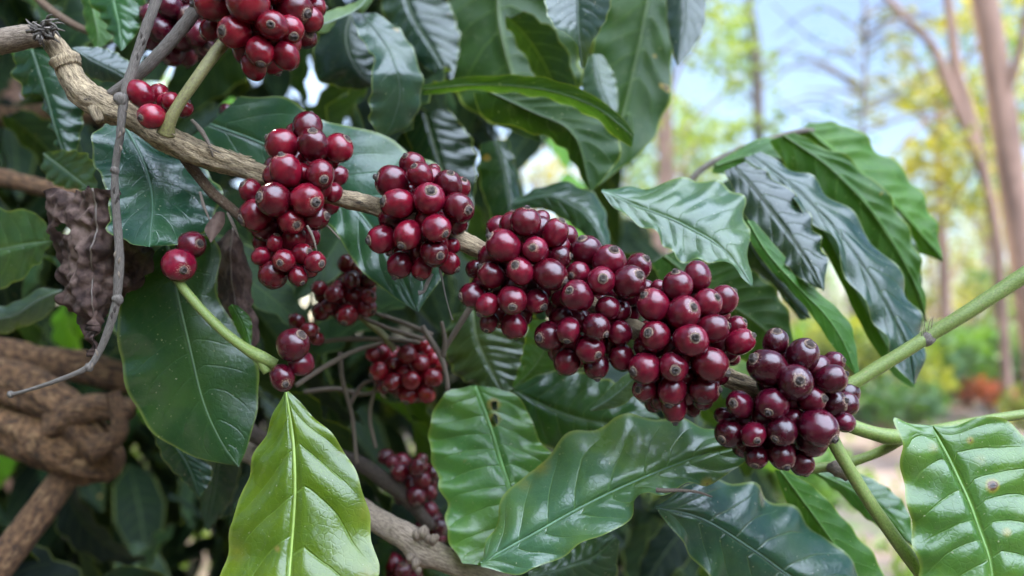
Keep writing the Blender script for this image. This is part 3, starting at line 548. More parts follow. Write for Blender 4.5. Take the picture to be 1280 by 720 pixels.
def calyx_meshes():
    out = []
    for s in range(5):
        seg = 20; prof = [(.32, .87), (.305, .948), (.275, .965), (.225, .94), (.195, .99), (.175, 1.05 + .04 * (s % 3)), (.135, 1.075 + .04 * (s % 3)), (.07, 1.02), (.0, .99)]
        V, Fc = [], []
        for i, (r, z) in enumerate(prof):
            for j in range(seg):
                a = 2 * math.pi * j / seg
                k = 1 + .16 * NZ.noise(Vector((math.cos(a) * 1.5, math.sin(a) * 1.5, s * 4 + i * .4)))
                V.append((r * k * math.cos(a), r * k * math.sin(a), z + .025 * NZ.noise(Vector((math.cos(a) * 2, math.sin(a) * 2, s * 7 + i)))))
        for i in range(len(prof) - 1):
            for j in range(seg):
                a = i * seg + j; b = i * seg + (j + 1) % seg
                Fc.append((a, b, b + seg, a + seg))
        me = mesh('calyx', V, Fc); me.materials.append(CALYX); me.materials.append(CALYX_RING)
        for k, p in enumerate(me.polygons): p.material_index = 1 if k < seg * 3 else 0
        out.append(me)
    return out
CH, CX = cherry_meshes(), calyx_meshes()

MAR = (.15, .0085, .021); RED = (.26, .010, .020); DKM = (.10, .007, .02)
def Z(ox, oy, s, items):
    return [(ox + x / s, oy + y / s, r / s, None if cx is None else ox + cx / s, None if cx is None else oy + cy / s, l) for x, y, r, cx, cy, l in items]
clusters = []
def bunch(label, items, D, col, bulge=.012, fill=8, layer=.006, light=None):
    clusters.append(dict(label=label, items=items, D=D, col=col, bulge=bulge, fill=fill, layer=layer))
_ = None
bunch('red berry bunch cut off by the top edge above the green side stem', Z(240,0,8,[(225,50,178,30,60,1),(560,20,200,540,-10,0),(1010,80,180,1180,165,1),(1220,70,110,_,_,2),(190,290,118,_,_,2),(430,320,165,345,355,0),(800,250,160,835,295,0),(980,290,140,1040,395,1),(1120,365,128,1205,370,2),(680,510,142,700,645,0),(620,660,125,545,500,1),(940,560,135,_,_,1),(380,-170,180,300,-200,0),(780,-130,180,800,-160,0),(120,-180,170,20,-220,1),(1120,-170,170,1240,-220,1),(600,-330,180,600,-400,1)]), .362, (.22,.009,.02))
bunch('four red berries perched on the tan branch beside the twig', Z(140,80,8,[(280,300,142,_,_,1),(470,300,100,_,_,2),(395,522,132,335,562,0),(560,390,110,_,_,2),(715,445,92,785,375,2)]), .352, (.24,.010,.022), fill=1, bulge=.006)
bunch('tall red berry bunch wrapping the branch left of centre', Z(290,140,8,[(755,150,145,_,_,1),(495,330,163,362,255,1),(810,330,153,832,212,0),(1065,360,145,1170,265,1),(540,590,158,518,455,0),(880,630,152,950,692,0),(1060,640,102,_,_,2)]) + Z(290,220,8,[(190,150,115,130,90,1),(420,240,172,315,220,0),(750,240,163,865,278,0),(240,390,160,118,450,0),(330,520,130,_,_,1),(590,450,140,675,498,0),(830,420,128,965,400,1),(970,300,88,_,_,2)]) + Z(290,280,8,[(620,150,135,_,_,1),(430,190,88,458,112,1),(290,320,95,_,_,1),(520,365,110,510,392,0),(410,510,140,_,_,0),(660,520,100,718,590,0),(700,300,110,790,282,1),(830,380,105,915,400,0),(780,180,70,_,_,2),(350,420,80,_,_,1)]), .362, (.20,.009,.021), fill=16)
bunch('compact red berry bunch on the branch between the tall bunch and the big chain', Z(450,185,8,[(525,170,125,468,95,1),(600,270,125,555,195,0),(730,240,85,_,_,2),(320,340,163,178,300,1),(690,510,162,725,442,0),(380,560,168,243,540,0),(880,370,145,912,262,1),(1000,400,105,1045,330,2),(980,600,163,1095,632,0)]) + Z(450,265,8,[(220,270,138,108,292,1),(480,230,148,430,335,0),(760,160,140,855,222,0),(400,530,128,345,672,1),(620,560,115,610,668,1),(740,410,140,812,442,0),(890,510,115,988,590,1),(930,340,80,_,_,2),(480,420,118,_,_,2),(590,20,115,_,_,2)]), .362, (.19,.009,.021))
bunch('dark red berry bunch first from the left in the big chain', Z(570,250,8,[(695,220,148,718,52,0),(850,190,90,_,_,2),(430,280,128,285,330,2),(475,460,168,345,370,0),(790,495,130,765,485,0),(990,330,138,1052,215,1),(1110,360,105,_,_,2),(1040,570,115,1152,560,1),(640,710,138,588,650,0),(940,740,168,1095,822,0),(350,750,130,250,665,1),(190,690,90,_,_,2)]) + Z(570,335,8,[(165,270,130,45,290,1),(310,370,130,230,475,0),(560,320,148,565,388,0),(800,330,128,875,392,1),(330,540,110,308,622,1),(580,575,135,_,_,1)]), .360, (.155,.0085,.021))
bunch('dark red berry bunch second from the left in the big chain', Z(665,290,8,[(545,200,158,492,72,1),(770,300,168,805,185,1),(1060,350,133,1128,270,2),(460,410,115,388,432,1),(690,490,143,692,468,0),(965,500,160,1052,432,0),(450,640,168,365,582,0),(1140,560,80,_,_,2)]) + Z(665,375,8,[(240,90,110,_,_,2),(760,80,123,_,_,1),(970,130,110,_,_,2),(360,300,128,345,402,0),(180,360,148,72,372,1),(640,270,138,728,342,0),(870,330,130,_,_,1),(580,490,148,652,542,0),(350,620,128,_,_,1),(640,660,128,650,780,1),(900,575,130,_,_,1)]), .360, (.145,.008,.021))
bunch('dark red berry bunch third from the left in the big chain', Z(780,320,8,[(735,200,153,_,_,1),(535,300,153,503,162,0),(990,440,138,1088,348,1),(830,470,148,908,408,0),(590,570,168,660,508,0),(290,490,163,188,388,0),(340,310,75,_,_,2),(890,720,148,1037,692,0),(1120,700,98,1192,650,2)]) + Z(780,400,8,[(1160,220,148,1275,148,1),(670,205,172,675,168,0),(310,160,153,218,118,0),(495,470,148,485,490,0),(860,440,178,1005,522,0),(210,480,158,78,507,0),(1080,380,80,_,_,2)]) + Z(780,450,8,[(800,290,158,938,290,0),(480,300,148,440,435,0),(210,290,128,122,290,1),(500,475,140,505,612,1),(790,390,110,_,_,1),(300,440,90,_,_,2),(690,495,80,_,_,2)]), .356, (.15,.0085,.021))
bunch('dark maroon berry bunch at the right end of the branch', Z(880,410,6.4,[(575,115,110,565,20,1),(790,220,140,815,118,0),(510,315,145,392,245,0),(725,435,143,715,404,0),(1010,410,123,1105,362,0),(1040,270,80,1092,252,2),(1150,525,92,_,_,2),(860,570,110,928,552,1),(1030,600,110,1105,570,1),(550,600,133,483,662,0),(290,610,115,212,590,1),(150,700,70,_,_,2)]) + Z(880,490,6.4,[(910,280,148,992,352,0),(860,390,128,_,_,1),(1120,240,84,_,_,1),(205,330,113,122,372,1),(395,340,104,395,370,0),(620,310,118,543,366,0),(420,510,95,388,577,1),(620,500,118,630,582,1),(780,570,95,812,662,1)]), .354, (.105,.007,.02))
bunch('pair of berries at the top of the yellow-green stem', Z(190,280,6.095,[(205,315,122,278,352,0),(300,160,105,388,150,1)]), .372, (.17,.009,.024), fill=0, bulge=.003)
bunch('three berries at the fork above the yellow-green leaf', Z(200,380,6.095,[(1015,310,120,1092,232,0),(930,560,105,982,602,0),(1075,450,98,_,_,1)]), .362, (.16,.009,.024), fill=0, bulge=.003)
bb_ = lambda ox, oy, s, it: [(ox + x / s, oy + y / s, r / s, _, _, random.choice((0, 1))) for x, y, r in it]
bunch('shaded red berry bunch behind the lower end of the tall bunch', bb_(380,310,6.732,[(350,130,74),(400,270,84),(545,270,74),(130,340,66),(250,390,80),(430,420,80),(545,410,66),(530,500,80),(150,530,85),(365,565,92),(215,480,66)]), .455, (.21,.006,.016), fill=8)
bunch('blurred bright red berry bunch under the dead twigs in the centre', bb_(380,400,6.732,[(580,290,64),(655,275,70),(750,370,64),(870,290,80),(985,200,64),(985,370,78),(1090,330,64),(630,430,80),(740,520,84),(900,510,84),(1080,490,84),(1030,620,78),(880,620,84),(670,565,60),(1150,390,54)]), .475, (.25,.008,.016), fill=8)
bunch('blurred dark berry bunch left of the holed leaf', bb_(440,550,8,[(500,220,90),(650,270,90),(480,320,90),(700,400,90),(800,330,80),(560,420,90),(500,560,80),(640,560,100),(780,520,80),(700,190,60),(340,170,80),(600,470,90),(400,220,70)]), .53, (.15,.006,.016), fill=8)
bunch('blurred dark berry bunch behind the knobbly bottom branch', bb_(440,630,8,[(800,170,100),(870,230,90),(720,230,90),(800,320,90),(690,310,80),(860,330,80),(780,60,80)]), .56, (.12,.006,.018), fill=5)
bunch('blurred berry bunch cut off by the bottom edge below the knobbly branch', bb_(440,630,8,[(420,590,100),(500,680,100),(350,690,90),(620,690,90),(560,600,70),(450,760,100),(600,790,100)]), .55, (.16,.006,.018), fill=5)
bunch('shaded berry bunch behind the twigs at the top left', [(x, y, r, _, _, random.choice((0, 1))) for x, y, r in [(212,8,15),(236,22,16),(200,38,15),(228,48,16),(246,42,16),(216,66,15),(190,20,14),(256,60,15),(242,2,15),(190,50,13),(234,68,13),(205,-12,15),(228,-16,15)]], .46, (.10,.005,.018), fill=6)
bunch('small dark berry group in shade left of the tall bunch', [(x, y, r, _, _, random.choice((0, 1))) for x, y, r in [(284,140,10),(299,144,11),(310,154,10),(294,156,10),(320,150,9),(302,132,9),(314,164,8)]], .5, (.12,.005,.016), fill=3)
bunch('few shaded berries behind the three berries at the fork', [(x, y, r, _, _, 0) for x, y, r in [(371,402,11),(386,413,11),(376,420,10),(396,424,9)]], .45, (.22,.008,.016), fill=1)

class C_: pass
allc = []
for ci, c in enumerate(clusters):
    it = c['items']; cx = sum(i[0] for i in it) / len(it); cy = sum(i[1] for i in it) / len(it)
    rad = max(math.hypot(i[0] - cx, i[1] - cy) for i in it) + 1
    for f in range(int(c['fill'] * 3.0)):
        a, b = random.choice(it), random.choice(it)
        it = it + [((a[0] + b[0]) / 2, (a[1] + b[1]) / 2, (a[2] + b[2]) / 2 * .95, None, None, random.choice((1.7, 2.4, 3.2)))]
    rm = sum(i[2] for i in it) / len(it); n0 = len(c['items'])
    if n0 > 6:
        for tr in range(500):                                   # berries seen in the gaps between the front ones
            a, b = random.choice(it[:n0]), random.choice(it[:n0])
            if not 1.2 * rm < math.hypot(a[0] - b[0], a[1] - b[1]) < 3.4 * rm: continue
            t = random.uniform(.35, .65); x, y = a[0] + (b[0] - a[0]) * t, a[1] + (b[1] - a[1]) * t
            if min(math.hypot(x - i[0], y - i[1]) - .82 * i[2] for i in it if i[5] < 2) < .12 * rm: continue
            it = it + [(x, y, rm * random.uniform(.8, .95), None, None, 1.4)]
    for k, (x, y, r, kx, ky, l) in enumerate(it):
        o = C_(); o.c = ci; o.x, o.y, o.r, o.l = x, y, r, l
        rho = min(1, math.hypot(x - cx, y - cy) / rad)
        o.d = c['D'] - c['bulge'] * math.sqrt(1 - rho * rho) + l * c['layer']
        if kx is None:
            v = Vector((x - cx, -(y - cy), 0)); v = v.normalized() if v.length > .1 else Vector((1, 0, 0))
            v = v * random.uniform(.5, .9) + Vector((random.uniform(-.3, .3), random.uniform(-.3, .3), random.uniform(-.75, -.15)))
            if ci >= 10 and random.random() < .5: v.z = abs(v.z) + .1
            o.ax = v.normalized()
        else:
            dx, dy = (kx - x) / r, -(ky - y) / r; q = math.hypot(dx, dy)
            if q > .96: dx, dy, q = dx / q * .96, dy / q * .96, .96
            o.ax = Vector((dx, dy, math.sqrt(1 - q * q)))
        allc.append(o)
for itn in range(50):
    for i, a in enumerate(allc):
        ra = a.r / F * a.d
        for b in allc[i + 1:]:
            pxd = math.hypot(a.x - b.x, a.y - b.y)
            if pxd > (a.r + b.r): continue
            if abs(a.d - b.d) > .03: continue
            rb = b.r / F * b.d; need = (ra + rb) * .90; lat = pxd / F * (a.d + b.d) / 2
            if lat >= need: continue
            dd = math.sqrt(need * need - lat * lat); cur = abs(a.d - b.d)
            if cur < dd:
                e = (dd - cur) * .5
                f, k = (a, b) if (a.l, a.d) <= (b.l, b.d) else (b, a)
                if f.d > k.d: e = (dd + cur) * .5
                if f.l == k.l: f.d -= e * .4; k.d += e * .6
                else: f.d -= e * .1; k.d += e * .9
for ci, c in enumerate(clusters):
    mem = [o for o in allc if o.c == ci]
    ctr = Vector((0, 0, 0))
    for o in mem: ctr += P(o.x, o.y, o.d)
    ctr /= len(mem)
    root = empty('coffee_cherry_bunch', ctr); tag(root, c['label'], 'coffee cherries', 'bunches of coffee cherries')
    for o in mem:
        r = o.r / F * o.d
        me = random.choice(CH); k = random.choice((random.uniform(.7, 1.1), random.uniform(.7, 1.1), random.uniform(.45, .7), random.uniform(1.0, 1.4)))
        col = tuple(v * k * .9 * q * random.uniform(.92, 1.08) for v, q in zip(c['col'], (.78, .42, .62)))
        ob = link('cherry', me, None, root, col)
        ob.location = P(o.x, o.y, o.d) - ctr
        ax = RM @ o.ax
        ob.rotation_mode = 'QUATERNION'
        qt = ax.to_track_quat('Z', 'Y')
        ob.rotation_quaternion = qt @ Matrix.Rotation(random.uniform(0, 6.28), 3, 'Z').to_quaternion()
        s = random.uniform(.97, 1.03)
        r *= 1.04; ob.scale = (r * s, r * s * random.uniform(.93, 1.01), r * random.uniform(.97, 1.10))
        cxo = link('calyx', random.choice(CX), None, ob)
        cs = random.uniform(.85, 1.2); cxo.scale = (cs, cs, 1)
# ------------------------------------------------------------------ leaves deeper in the bush
def gen_leaf(name, droop, fold, seed, nu=18, nv=4, Lw=.42):
    V, U, Fc = [], [], []
    pos = Vector((0, 0, 0)); ang = 0
    for i in range(nu):
        u = i / (nu - 1)
        wd = Lw / 2 * (math.sin(math.pi * min(1, u ** .8 * .98 + .01)) ** .8) * (1 - .25 * u) + .004
        if i:
            ang = -droop * u; pos = pos + Vector((math.cos(ang), 0, math.sin(ang))) / (nu - 1)
        nrm = Vector((-math.sin(ang), 0, math.cos(ang)))
        for j in range(2 * nv + 1):
            v = (j - nv) / nv
            wave = .028 * abs(v) ** 2 * math.sin(u * 34 + seed + (2 if v > 0 else 0)) + .012 * math.cos(2 * math.pi * (u * NV - abs(v) * VT)) * abs(v) * (1 - abs(v))
            V.append(pos + Vector((0, wd * v * math.cos(fold * abs(v)), 0)) + nrm * (wd * abs(v) * math.sin(fold) + wave)); U.append((u, (v + 1) / 2))
    w = 2 * nv + 1
    for i in range(nu - 1):
        for j in range(2 * nv): Fc.append((i * w + j, (i + 1) * w + j, (i + 1) * w + j + 1, i * w + j + 1))
    me = mesh(name, V, Fc, U); me.materials.append(LEAF_BACK); return me
LV = [gen_leaf('coffee_leaf', d, f, s, Lw=lw) for d, f, s, lw in ((.5, .25, 1, .42), (1.0, .15, 2, .46), (1.5, .3, 3, .4), (.8, -.1, 4, .44), (1.2, .45, 5, .4), (.3, .1, 6, .48))]
GAPS = [(208,84,15),(206,108,13),(392,106,16),(684,216,24),(672,250,12),(547,136,4),(316,84,5),(728,104,4),(600,205,5),(700,190,8)]
XR = [(-900,900),(60,868),(100,845),(180,815),(235,770),(262,800),(330,880),(400,950),(450,930),(520,940),(600,985),(660,1010),(720,1040),(1400,1100)]
def xright(y):
    for (a, xa), (b, xb) in zip(XR, XR[1:]):
        if a <= y <= b: return xa + (xb - xa) * (y - a) / (b - a)
    return 900
def seg_dist(p, a, b):
    ax, ay = a; bx, by = b; dx, dy = bx - ax, by - ay; l = dx * dx + dy * dy + 1e-9
    t = max(0, min(1, ((p[0] - ax) * dx + (p[1] - ay) * dy) / l)); return math.hypot(p[0] - ax - t * dx, p[1] - ay - t * dy)
def rand_axes():
    a = random.uniform(0, 2 * math.pi)
    ax = Vector((math.cos(a), math.sin(a), -random.uniform(.2, 1.3))).normalized()
    up = (Vector((random.gauss(0, .45), random.gauss(-.25, .45), 1)))
    up = (up - ax * up.dot(ax)).normalized()
    return ax, up
def ok(base, tip, wid):
    a = proj(base); b = proj(tip)
    if a[2] <= 0.3 or b[2] <= .3: return False
    w = wid / min(a[2], b[2]) * F * .5
    for q in (a, b):
        if q[0] + w * .6 > xright(q[1]): return False
    mx, my = (a[0] + b[0]) / 2, (a[1] + b[1]) / 2
    if mx + w > xright(my): return False
    return not any(seg_dist((gx, gy), a[:2], b[:2]) < r + w * .45 for gx, gy, r in GAPS)
GAP2 = [(60,530,80),(130,570,50),(30,670,50),(150,460,40),(40,440,40)]
placed = 0; tries = 0
while placed < 210 and tries < 9000:
    tries += 1
    d = .52 + 1.0 * random.random() ** 1.2
    if placed < 60: d = random.uniform(.5, .75)
    base = P(random.uniform(-160, 1040), random.uniform(-140, 840), d)
    ax, up = rand_axes(); Ln = random.uniform(.10, .17)
    tip = base + ax * Ln * .85 - Vector((0, 0, Ln * .25))
    if proj(base)[2] < .5 or proj(tip)[2] < .49 or not ok(base, tip, Ln * .42): continue
    qa, qb = proj(base), proj(tip)
    if min(qa[2], qb[2]) < .68 and any(seg_dist((gx, gy), qa[:2], qb[:2]) < gr for gx, gy, gr in GAP2): continue
    Y = up.cross(ax)
    m = Matrix((ax, Y, up)).transposed().to_4x4()
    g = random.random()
    g = g ** 2.2; col = (.006 + .014 * g, .017 + .036 * g, .009 + .009 * random.random())  # albedo lowered to stand in for shade inside the bush
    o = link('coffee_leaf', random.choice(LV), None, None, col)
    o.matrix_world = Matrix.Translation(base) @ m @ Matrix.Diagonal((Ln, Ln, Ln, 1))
    tag(o, 'blurred coffee leaf, shade put into its green, deep inside the bush behind the berry branch', 'leaf', 'blurred coffee leaves inside the bush')
    placed += 1

# a few leaves with sunlight put into their brighter colour
for px, py, d in ((15,22,1.1),(92,408,1.0),(128,392,1.15),(22,335,1.0),(185,505,1.1),(640,222,1.2),(720,245,1.1),(60,478,1.2),(575,70,1.3),(870,405,.9),(660,270,1.2),(300,150,1.0),(30,560,1.1),(690,160,1.3)):
    base = P(px - 12, py - 28, d); ax, up = rand_axes(); ax = (Vector((random.uniform(-.5, .5), -.2, -1))).normalized(); up = Vector((random.uniform(-.5, .5), -1, .1)); up = (up - ax * up.dot(ax)).normalized()
    Ln = random.uniform(.09, .13)
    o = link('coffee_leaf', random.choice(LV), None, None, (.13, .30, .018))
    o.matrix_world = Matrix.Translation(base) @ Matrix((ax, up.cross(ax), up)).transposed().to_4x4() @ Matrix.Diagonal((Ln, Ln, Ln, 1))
    tag(o, 'blurred leaf coloured sunlit yellow-green between the dark leaves of the bush', 'leaf', 'leaves coloured as sunlit inside the bush')
# the inner mass of the bush, past counting
def leaf_mass(name, count, sampler, size, mat, col, test=None, parent=None):
    V, U, Fc = [], [], []
    k = 0; tr = 0
    while k < count and tr < count * 30:
        tr += 1
        c = sampler(); ax, up = rand_axes(); Ln = random.uniform(*size)
        tip = c + ax * Ln
        if test and not test(c, tip, Ln * .42): continue
        sd = up.cross(ax); b = len(V)
        for i, (u, w) in enumerate(((0, .01), (.25, .17), (.55, .21), (.82, .12), (1, .005))):
            p = c + ax * (u * Ln) - Vector((0, 0, u * u * Ln * .3))
            for v in (-1, 0, 1):
                V.append(p + sd * (w * Ln * v) + up * (abs(v) * w * Ln * .3)); U.append((u, (v + 1) / 2))
        for i in range(4):
            for j in range(2): Fc.append((b + i * 3 + j, b + i * 3 + 3 + j, b + i * 3 + 4 + j, b + i * 3 + 1 + j))
        k += 1
    return link(name, mesh(name, V, Fc, U), mat, parent, col)
def samp_bush():
    d = random.uniform(1.25, 3.0); x = random.uniform(-700, 1060); y = random.uniform(-620, 860)
    p = P(x, y, d)
    if p.z < .06: p.z = random.uniform(.05, .4)
    return p
mass = leaf_mass('bush_foliage', 7500, samp_bush, (.11, .19), LEAF_DEEP, (.006, .017, .006), ok)  # near-black green carries the shade of the bush interior
tag(mass, 'inner foliage of the coffee bush, shade put into its colour, behind the leaves', 'foliage', None, 'stuff')

# ------------------------------------------------------------------ ground
def ground_z(x, y): return .10 * NZ.noise(Vector((x * .35, y * .35, 0))) * min(1, max(0, (y - .8) / 2)) + .3 * NZ.noise(Vector((x * .04, y * .04, 5)))*min(1, max(0, (y - 4) / 10))
V, Fc = [], []
xs = [-400,-150,-60,-30] + [-18 + i * .6 for i in range(71)] + [40,70,160,400]; ys = [-60,-20,-6] + [-2 + i * .5 for i in range(70)] + [36,42,52,70,110,200,500]
for y in ys:
    for x in xs: V.append((x, y, ground_z(x, y)))
w = len(xs)
for i in range(len(ys) - 1):
    for j in range(w - 1): Fc.append((i * w + j, i * w + j + 1, (i + 1) * w + j + 1, (i + 1) * w + j))
GROUND = simple('ground_soil', (.12, .08, .06), (.24, .17, .125), 1.3, .95, .6, .03, c3=(.10, .15, .03))
tag(link('ground', mesh('ground', V, Fc), GROUND), 'brown soil and leaf litter of the plantation floor', 'ground', None, 'structure')

# ------------------------------------------------------------------ shrubs and trees behind
def blob_leaves(center, rad, n, size, flat=1.0):
    V, Fc = [], []
    for i in range(n):
        while True:
            q = Vector((random.uniform(-1, 1), random.uniform(-1, 1), random.uniform(-1, 1)))
            if q.length < 1 and NZ.noise(q * 2.1 + center * .7) > -.18: break
        c = center + Vector((q.x * rad[0], q.y * rad[1], q.z * rad[2]))
        a = Vector((random.gauss(0, 1), random.gauss(0, 1), random.gauss(0, .6))).normalized(); b = a.orthogonal().normalized()
        b = (Matrix.Rotation(random.uniform(0, 6.28), 3, a) @ b)
        s = size * random.uniform(.6, 1.3); k = len(V)
        V += [c - a * s, c + b * s * .45, c + a * s, c - b * s * .45]; Fc.append((k, k + 1, k + 2, k + 3))
    return V, Fc
def crown_mesh(blobs, size):
    V, Fc = [], []
    for c, rad, n in blobs:
        v, f = blob_leaves(Vector(c), rad, n, size); k = len(V); V += v; Fc += [tuple(i + k for i in q) for q in f]
    return mesh('crown', V, Fc, smooth=False)
def merge_tubes(name, lines, k=8, rough=.1):
    bm = bmesh.new()
    for pts in lines:
        me = tube_mesh('t', [(Vector(p[:3]), p[3]) for p in pts], k, len(pts) * 5, rough, random.random() * 9, 3, 1)
        bm.from_mesh(me); bpy.data.meshes.remove(me)
    me = bpy.data.meshes.new(name); bm.to_mesh(me); bm.free(); me.polygons.foreach_set('use_smooth', [True] * len(me.polygons)); return me
def tree(name, label, base, lines, blobs, size, col, tcol=None, mat=TREE_BARK, group=None):
    r = empty(name, base); tag(r, label, 'tree', group)
    link('trunk', merge_tubes('trunk', lines), mat, r)
    if blobs: link('crown', crown_mesh(blobs, size), FOLIAGE, r, col)
    return r
def pxl(base, pts):
    return [(*(P(x, y, d) - base), r / F * d) for x, y, d, r in pts]
def pxb(base, it):
    return [(tuple(P(x, y, d) - base), (rx / F * d, rx / F * d, ry / F * d), n) for x, y, d, rx, ry, n in it]
random.seed(11)
YG = (.19, .26, .035); YL = (.31, .28, .04); GR = (.085, .16, .025)
b = P(1312, 571, 7.0); b.z = ground_z(b.x, b.y) - .05
tree('shade_tree', 'tall pinkish-brown tree trunk leaning up out of the picture at the right edge', b,
     [pxl(b, [(1316,600,7,22),(1296,440,7,18),(1272,270,7,16),(1250,120,7,15.5),(1230,0,7,15.5),(1200,-160,7,15),(1190,-320,7,11)]), pxl(b, [(1250,150,7,6),(1275,60,6.8,5),(1290,-20,6.6,4)])],
     pxb(b, [(1262,60,7.6,26,40,60),(1290,170,7.6,30,60,60),(1190,-260,7,130,80,300)]), .07, YG)
b = P(1262, 540, 9.0); b.z = ground_z(b.x, b.y) - .05
tree('slender_tree', 'pale slender tree with forked limbs and thin yellow-green leaves left of the big trunk', b,
     [pxl(b, [(1262,560,9,6.5),(1254,400,9,6),(1244,280,9,6),(1226,210,9,6.5),(1196,130,9,6.5),(1168,62,9,5),(1130,20,9,4),(1098,-14,9,4)]), pxl(b, [(1240,260,9,6),(1214,150,9,7),(1196,90,9,7),(1190,40,9,6),(1180,-30,9,5)]), pxl(b, [(1200,140,9,3),(1160,150,9,2),(1120,190,9,1.4)])],
     pxb(b, [(1150,210,9.3,44,36,120),(1178,190,9.2,44,40,200),(1215,120,9.4,40,40,130),(1160,120,9.3,28,26,70),(1232,220,9.4,44,48,150),(1180,255,9.4,60,34,170),(1210,20,9.3,44,24,120),(1270,60,9.5,40,70,160),(1265,260,9.4,40,30,120)]), .075, YL)
b = P(950, 520, 12.0); b.z = ground_z(b.x, b.y) - .05
tree('slender_tree', 'dark thin-trunked tree with small yellow-green tufts standing against the sky', b,
     [pxl(b, [(952,520,12,9),(950,300,12,8),(948,150,12,6.5),(944,60,12,8),(938,10,12,5),(930,-60,12,4)]), pxl(b, [(947,90,12,2),(975,65,12,1.5),(1000,50,12,1)]), pxl(b, [(946,130,12,2),(915,100,12,1.6),(880,70,12,1)])],
     pxb(b, [(910,62,12,42,34,150),(938,85,12,26,26,60),(925,22,12,30,16,40),(918,110,12,22,12,30),(950,155,12,34,22,90),(900,160,12.4,40,14,70)]), .09, YG, mat=simple('dark_bark', (.07, .05, .045), (.16, .12, .10), 5, .9))
b = P(1060, 500, 11.0); b.z = ground_z(b.x, b.y) - .05
lines = [pxl(b, [(1070,520,11,5),(1072,300,11,3.5),(1078,160,11,3),(1082,60,11,2.5),(1078,-60,11,2)])]
for i in range(44):
    y0 = random.uniform(-60, 330); x0 = 1076 + random.uniform(-4, 4); s = random.choice((-1, 1)); L_ = random.uniform(40, 130)
    lines.append(pxl(b, [(x0, y0, 11, 2.0), (x0 + s * L_ * .5, y0 - L_ * .22 + random.uniform(-12, 12), 11 + random.uniform(-.4, .4), 1.5), (x0 + s * L_, y0 - L_ * random.uniform(-.1, .6), 11 + random.uniform(-.7, .7), .8)]))
tree('bare_tree', 'nearly leafless slim tree whose fine twigs cross the blue sky', b, lines,
     pxb(b, [(1040,40,11,60,40,34),(1110,90,11,40,50,34),(1040,150,11,50,20,34),(1100,230,11,40,60,50)]), .06, GR, mat=simple('twig_bark', (.09, .07, .06), (.2, .16, .14), 5, .9))
random.seed(21)
# grove: a few kinds, copied
kinds = []
for s in range(4):
    h = (4.4, 5.6, 3.6, 6.6)[s]
    ln = [[(0, 0, -.1, .11), (.08, .05, h * .35, .09), (-.06, 0, h * .7, .06), (.05, 0, h, .03)]]
    bl = []
    for i in range(9):
        a = random.uniform(0, 6.28); z = h * random.uniform(.25, 1.02); r = h * random.uniform(.1, .24)
        e = (math.cos(a) * r, math.sin(a) * r, z + r * .4)
        ln.append([(0, 0, z * .85, .035), (e[0] * .5, e[1] * .5, z, .025), (*e, .012)])
        bl.append((e, (h * .13, h * .13, h * .09), 110))
    kinds.append((merge_tubes('trunk', ln, 7), crown_mesh(bl, .095)))
for k in kinds: k[0].materials.append(TREE_BARK); k[1].materials.append(FOLIAGE)
def grove_tree(kind, x, y, s, col, label, group):
    r = empty('grove_tree', (x, y, ground_z(x, y))); tag(r, label, 'tree', group); r.scale = (s, s, s); r.rotation_euler.z = random.uniform(0, 6.28)
    link('trunk', kinds[kind][0], None, r); link('crown', kinds[kind][1], None, r, col)
for i in range(58):
    y = random.uniform(11, 42); px = random.uniform(560, 1330) if i < 44 else random.uniform(-300, 560)
    if 960 < px < 1130: y = random.uniform(26, 42)
    x = (px - 640) / F * y; s = random.uniform(.75, 1.1)
    if 780 < px < 960: s *= 1.15
    if px > 1130: s *= .85
    c = random.choice((YG, YL, YG, GR, (.24, .24, .05)))
    c = tuple(v * random.uniform(.8, 1.15) for v in c)
    grove_tree(random.randrange(4), x, y, s, c, 'blurred sunlit tree of the far grove behind the coffee bush', 'trees of the far grove')
random.seed(5)
# shrubs
sk = []
for s in range(4):
    bl = [((random.uniform(-.35, .35), random.uniform(-.3, .3), random.uniform(.2, .62)), (.3, .3, .22), 130) for i in range(5)]
    st = [[(random.uniform(-.05, .05), random.uniform(-.05, .05), -.05, .016), (c[0][0] * .6, c[0][1] * .6, c[0][2] * .7, .012), (*c[0], .006)] for c in bl]
    me = crown_mesh(bl, .065); me.materials.append(FOLIAGE); st = merge_tubes('stems', st, 6); st.materials.append(BARK_BROWN); sk.append((me, st))
def shrub(px, y, s, col, label, group=None):
    x = (px - 640) / F * y
    r = empty('shrub', (x, y, ground_z(x, y))); tag(r, label, 'shrub', group); r.scale = (s, s, s * random.uniform(.8, 1.1)); r.rotation_euler.z = random.uniform(0, 6.28)
    me, st = random.choice(sk); link('foliage', me, None, r, col); link('stems', st, None, r)
shrub(1238, 9.6, .78, (.42, .10, .025), 'small orange-red leaved shrub right of the green stems, in front of the grove')
for i in range(46):
    px = random.uniform(880, 1340); y = random.choice((random.uniform(4.2, 7), random.uniform(7, 14), random.uniform(10, 22)))
    if (1020 < px < 1170 and y < 5.6) or (1170 < px < 1310 and y < 10): continue
    c = random.choice((YG, GR, (.10, .19, .03), (.27, .27, .04), (.06, .12, .03)))
    shrub(px, y, random.uniform(.6, 1.15) * (1 if y < 7 else 1.5), c, 'blurred low green shrub on the sunny ground behind the green stems', 'low shrubs behind the stems')
for i in range(26):
    px = random.uniform(-200, 880); y = random.uniform(4.5, 16)
    shrub(px, y, random.uniform(.8, 1.6), random.choice((YG, GR, (.10, .19, .03))), 'blurred low green shrub on the sunny ground behind the green stems', 'low shrubs behind the stems')
V, Fc = [], []
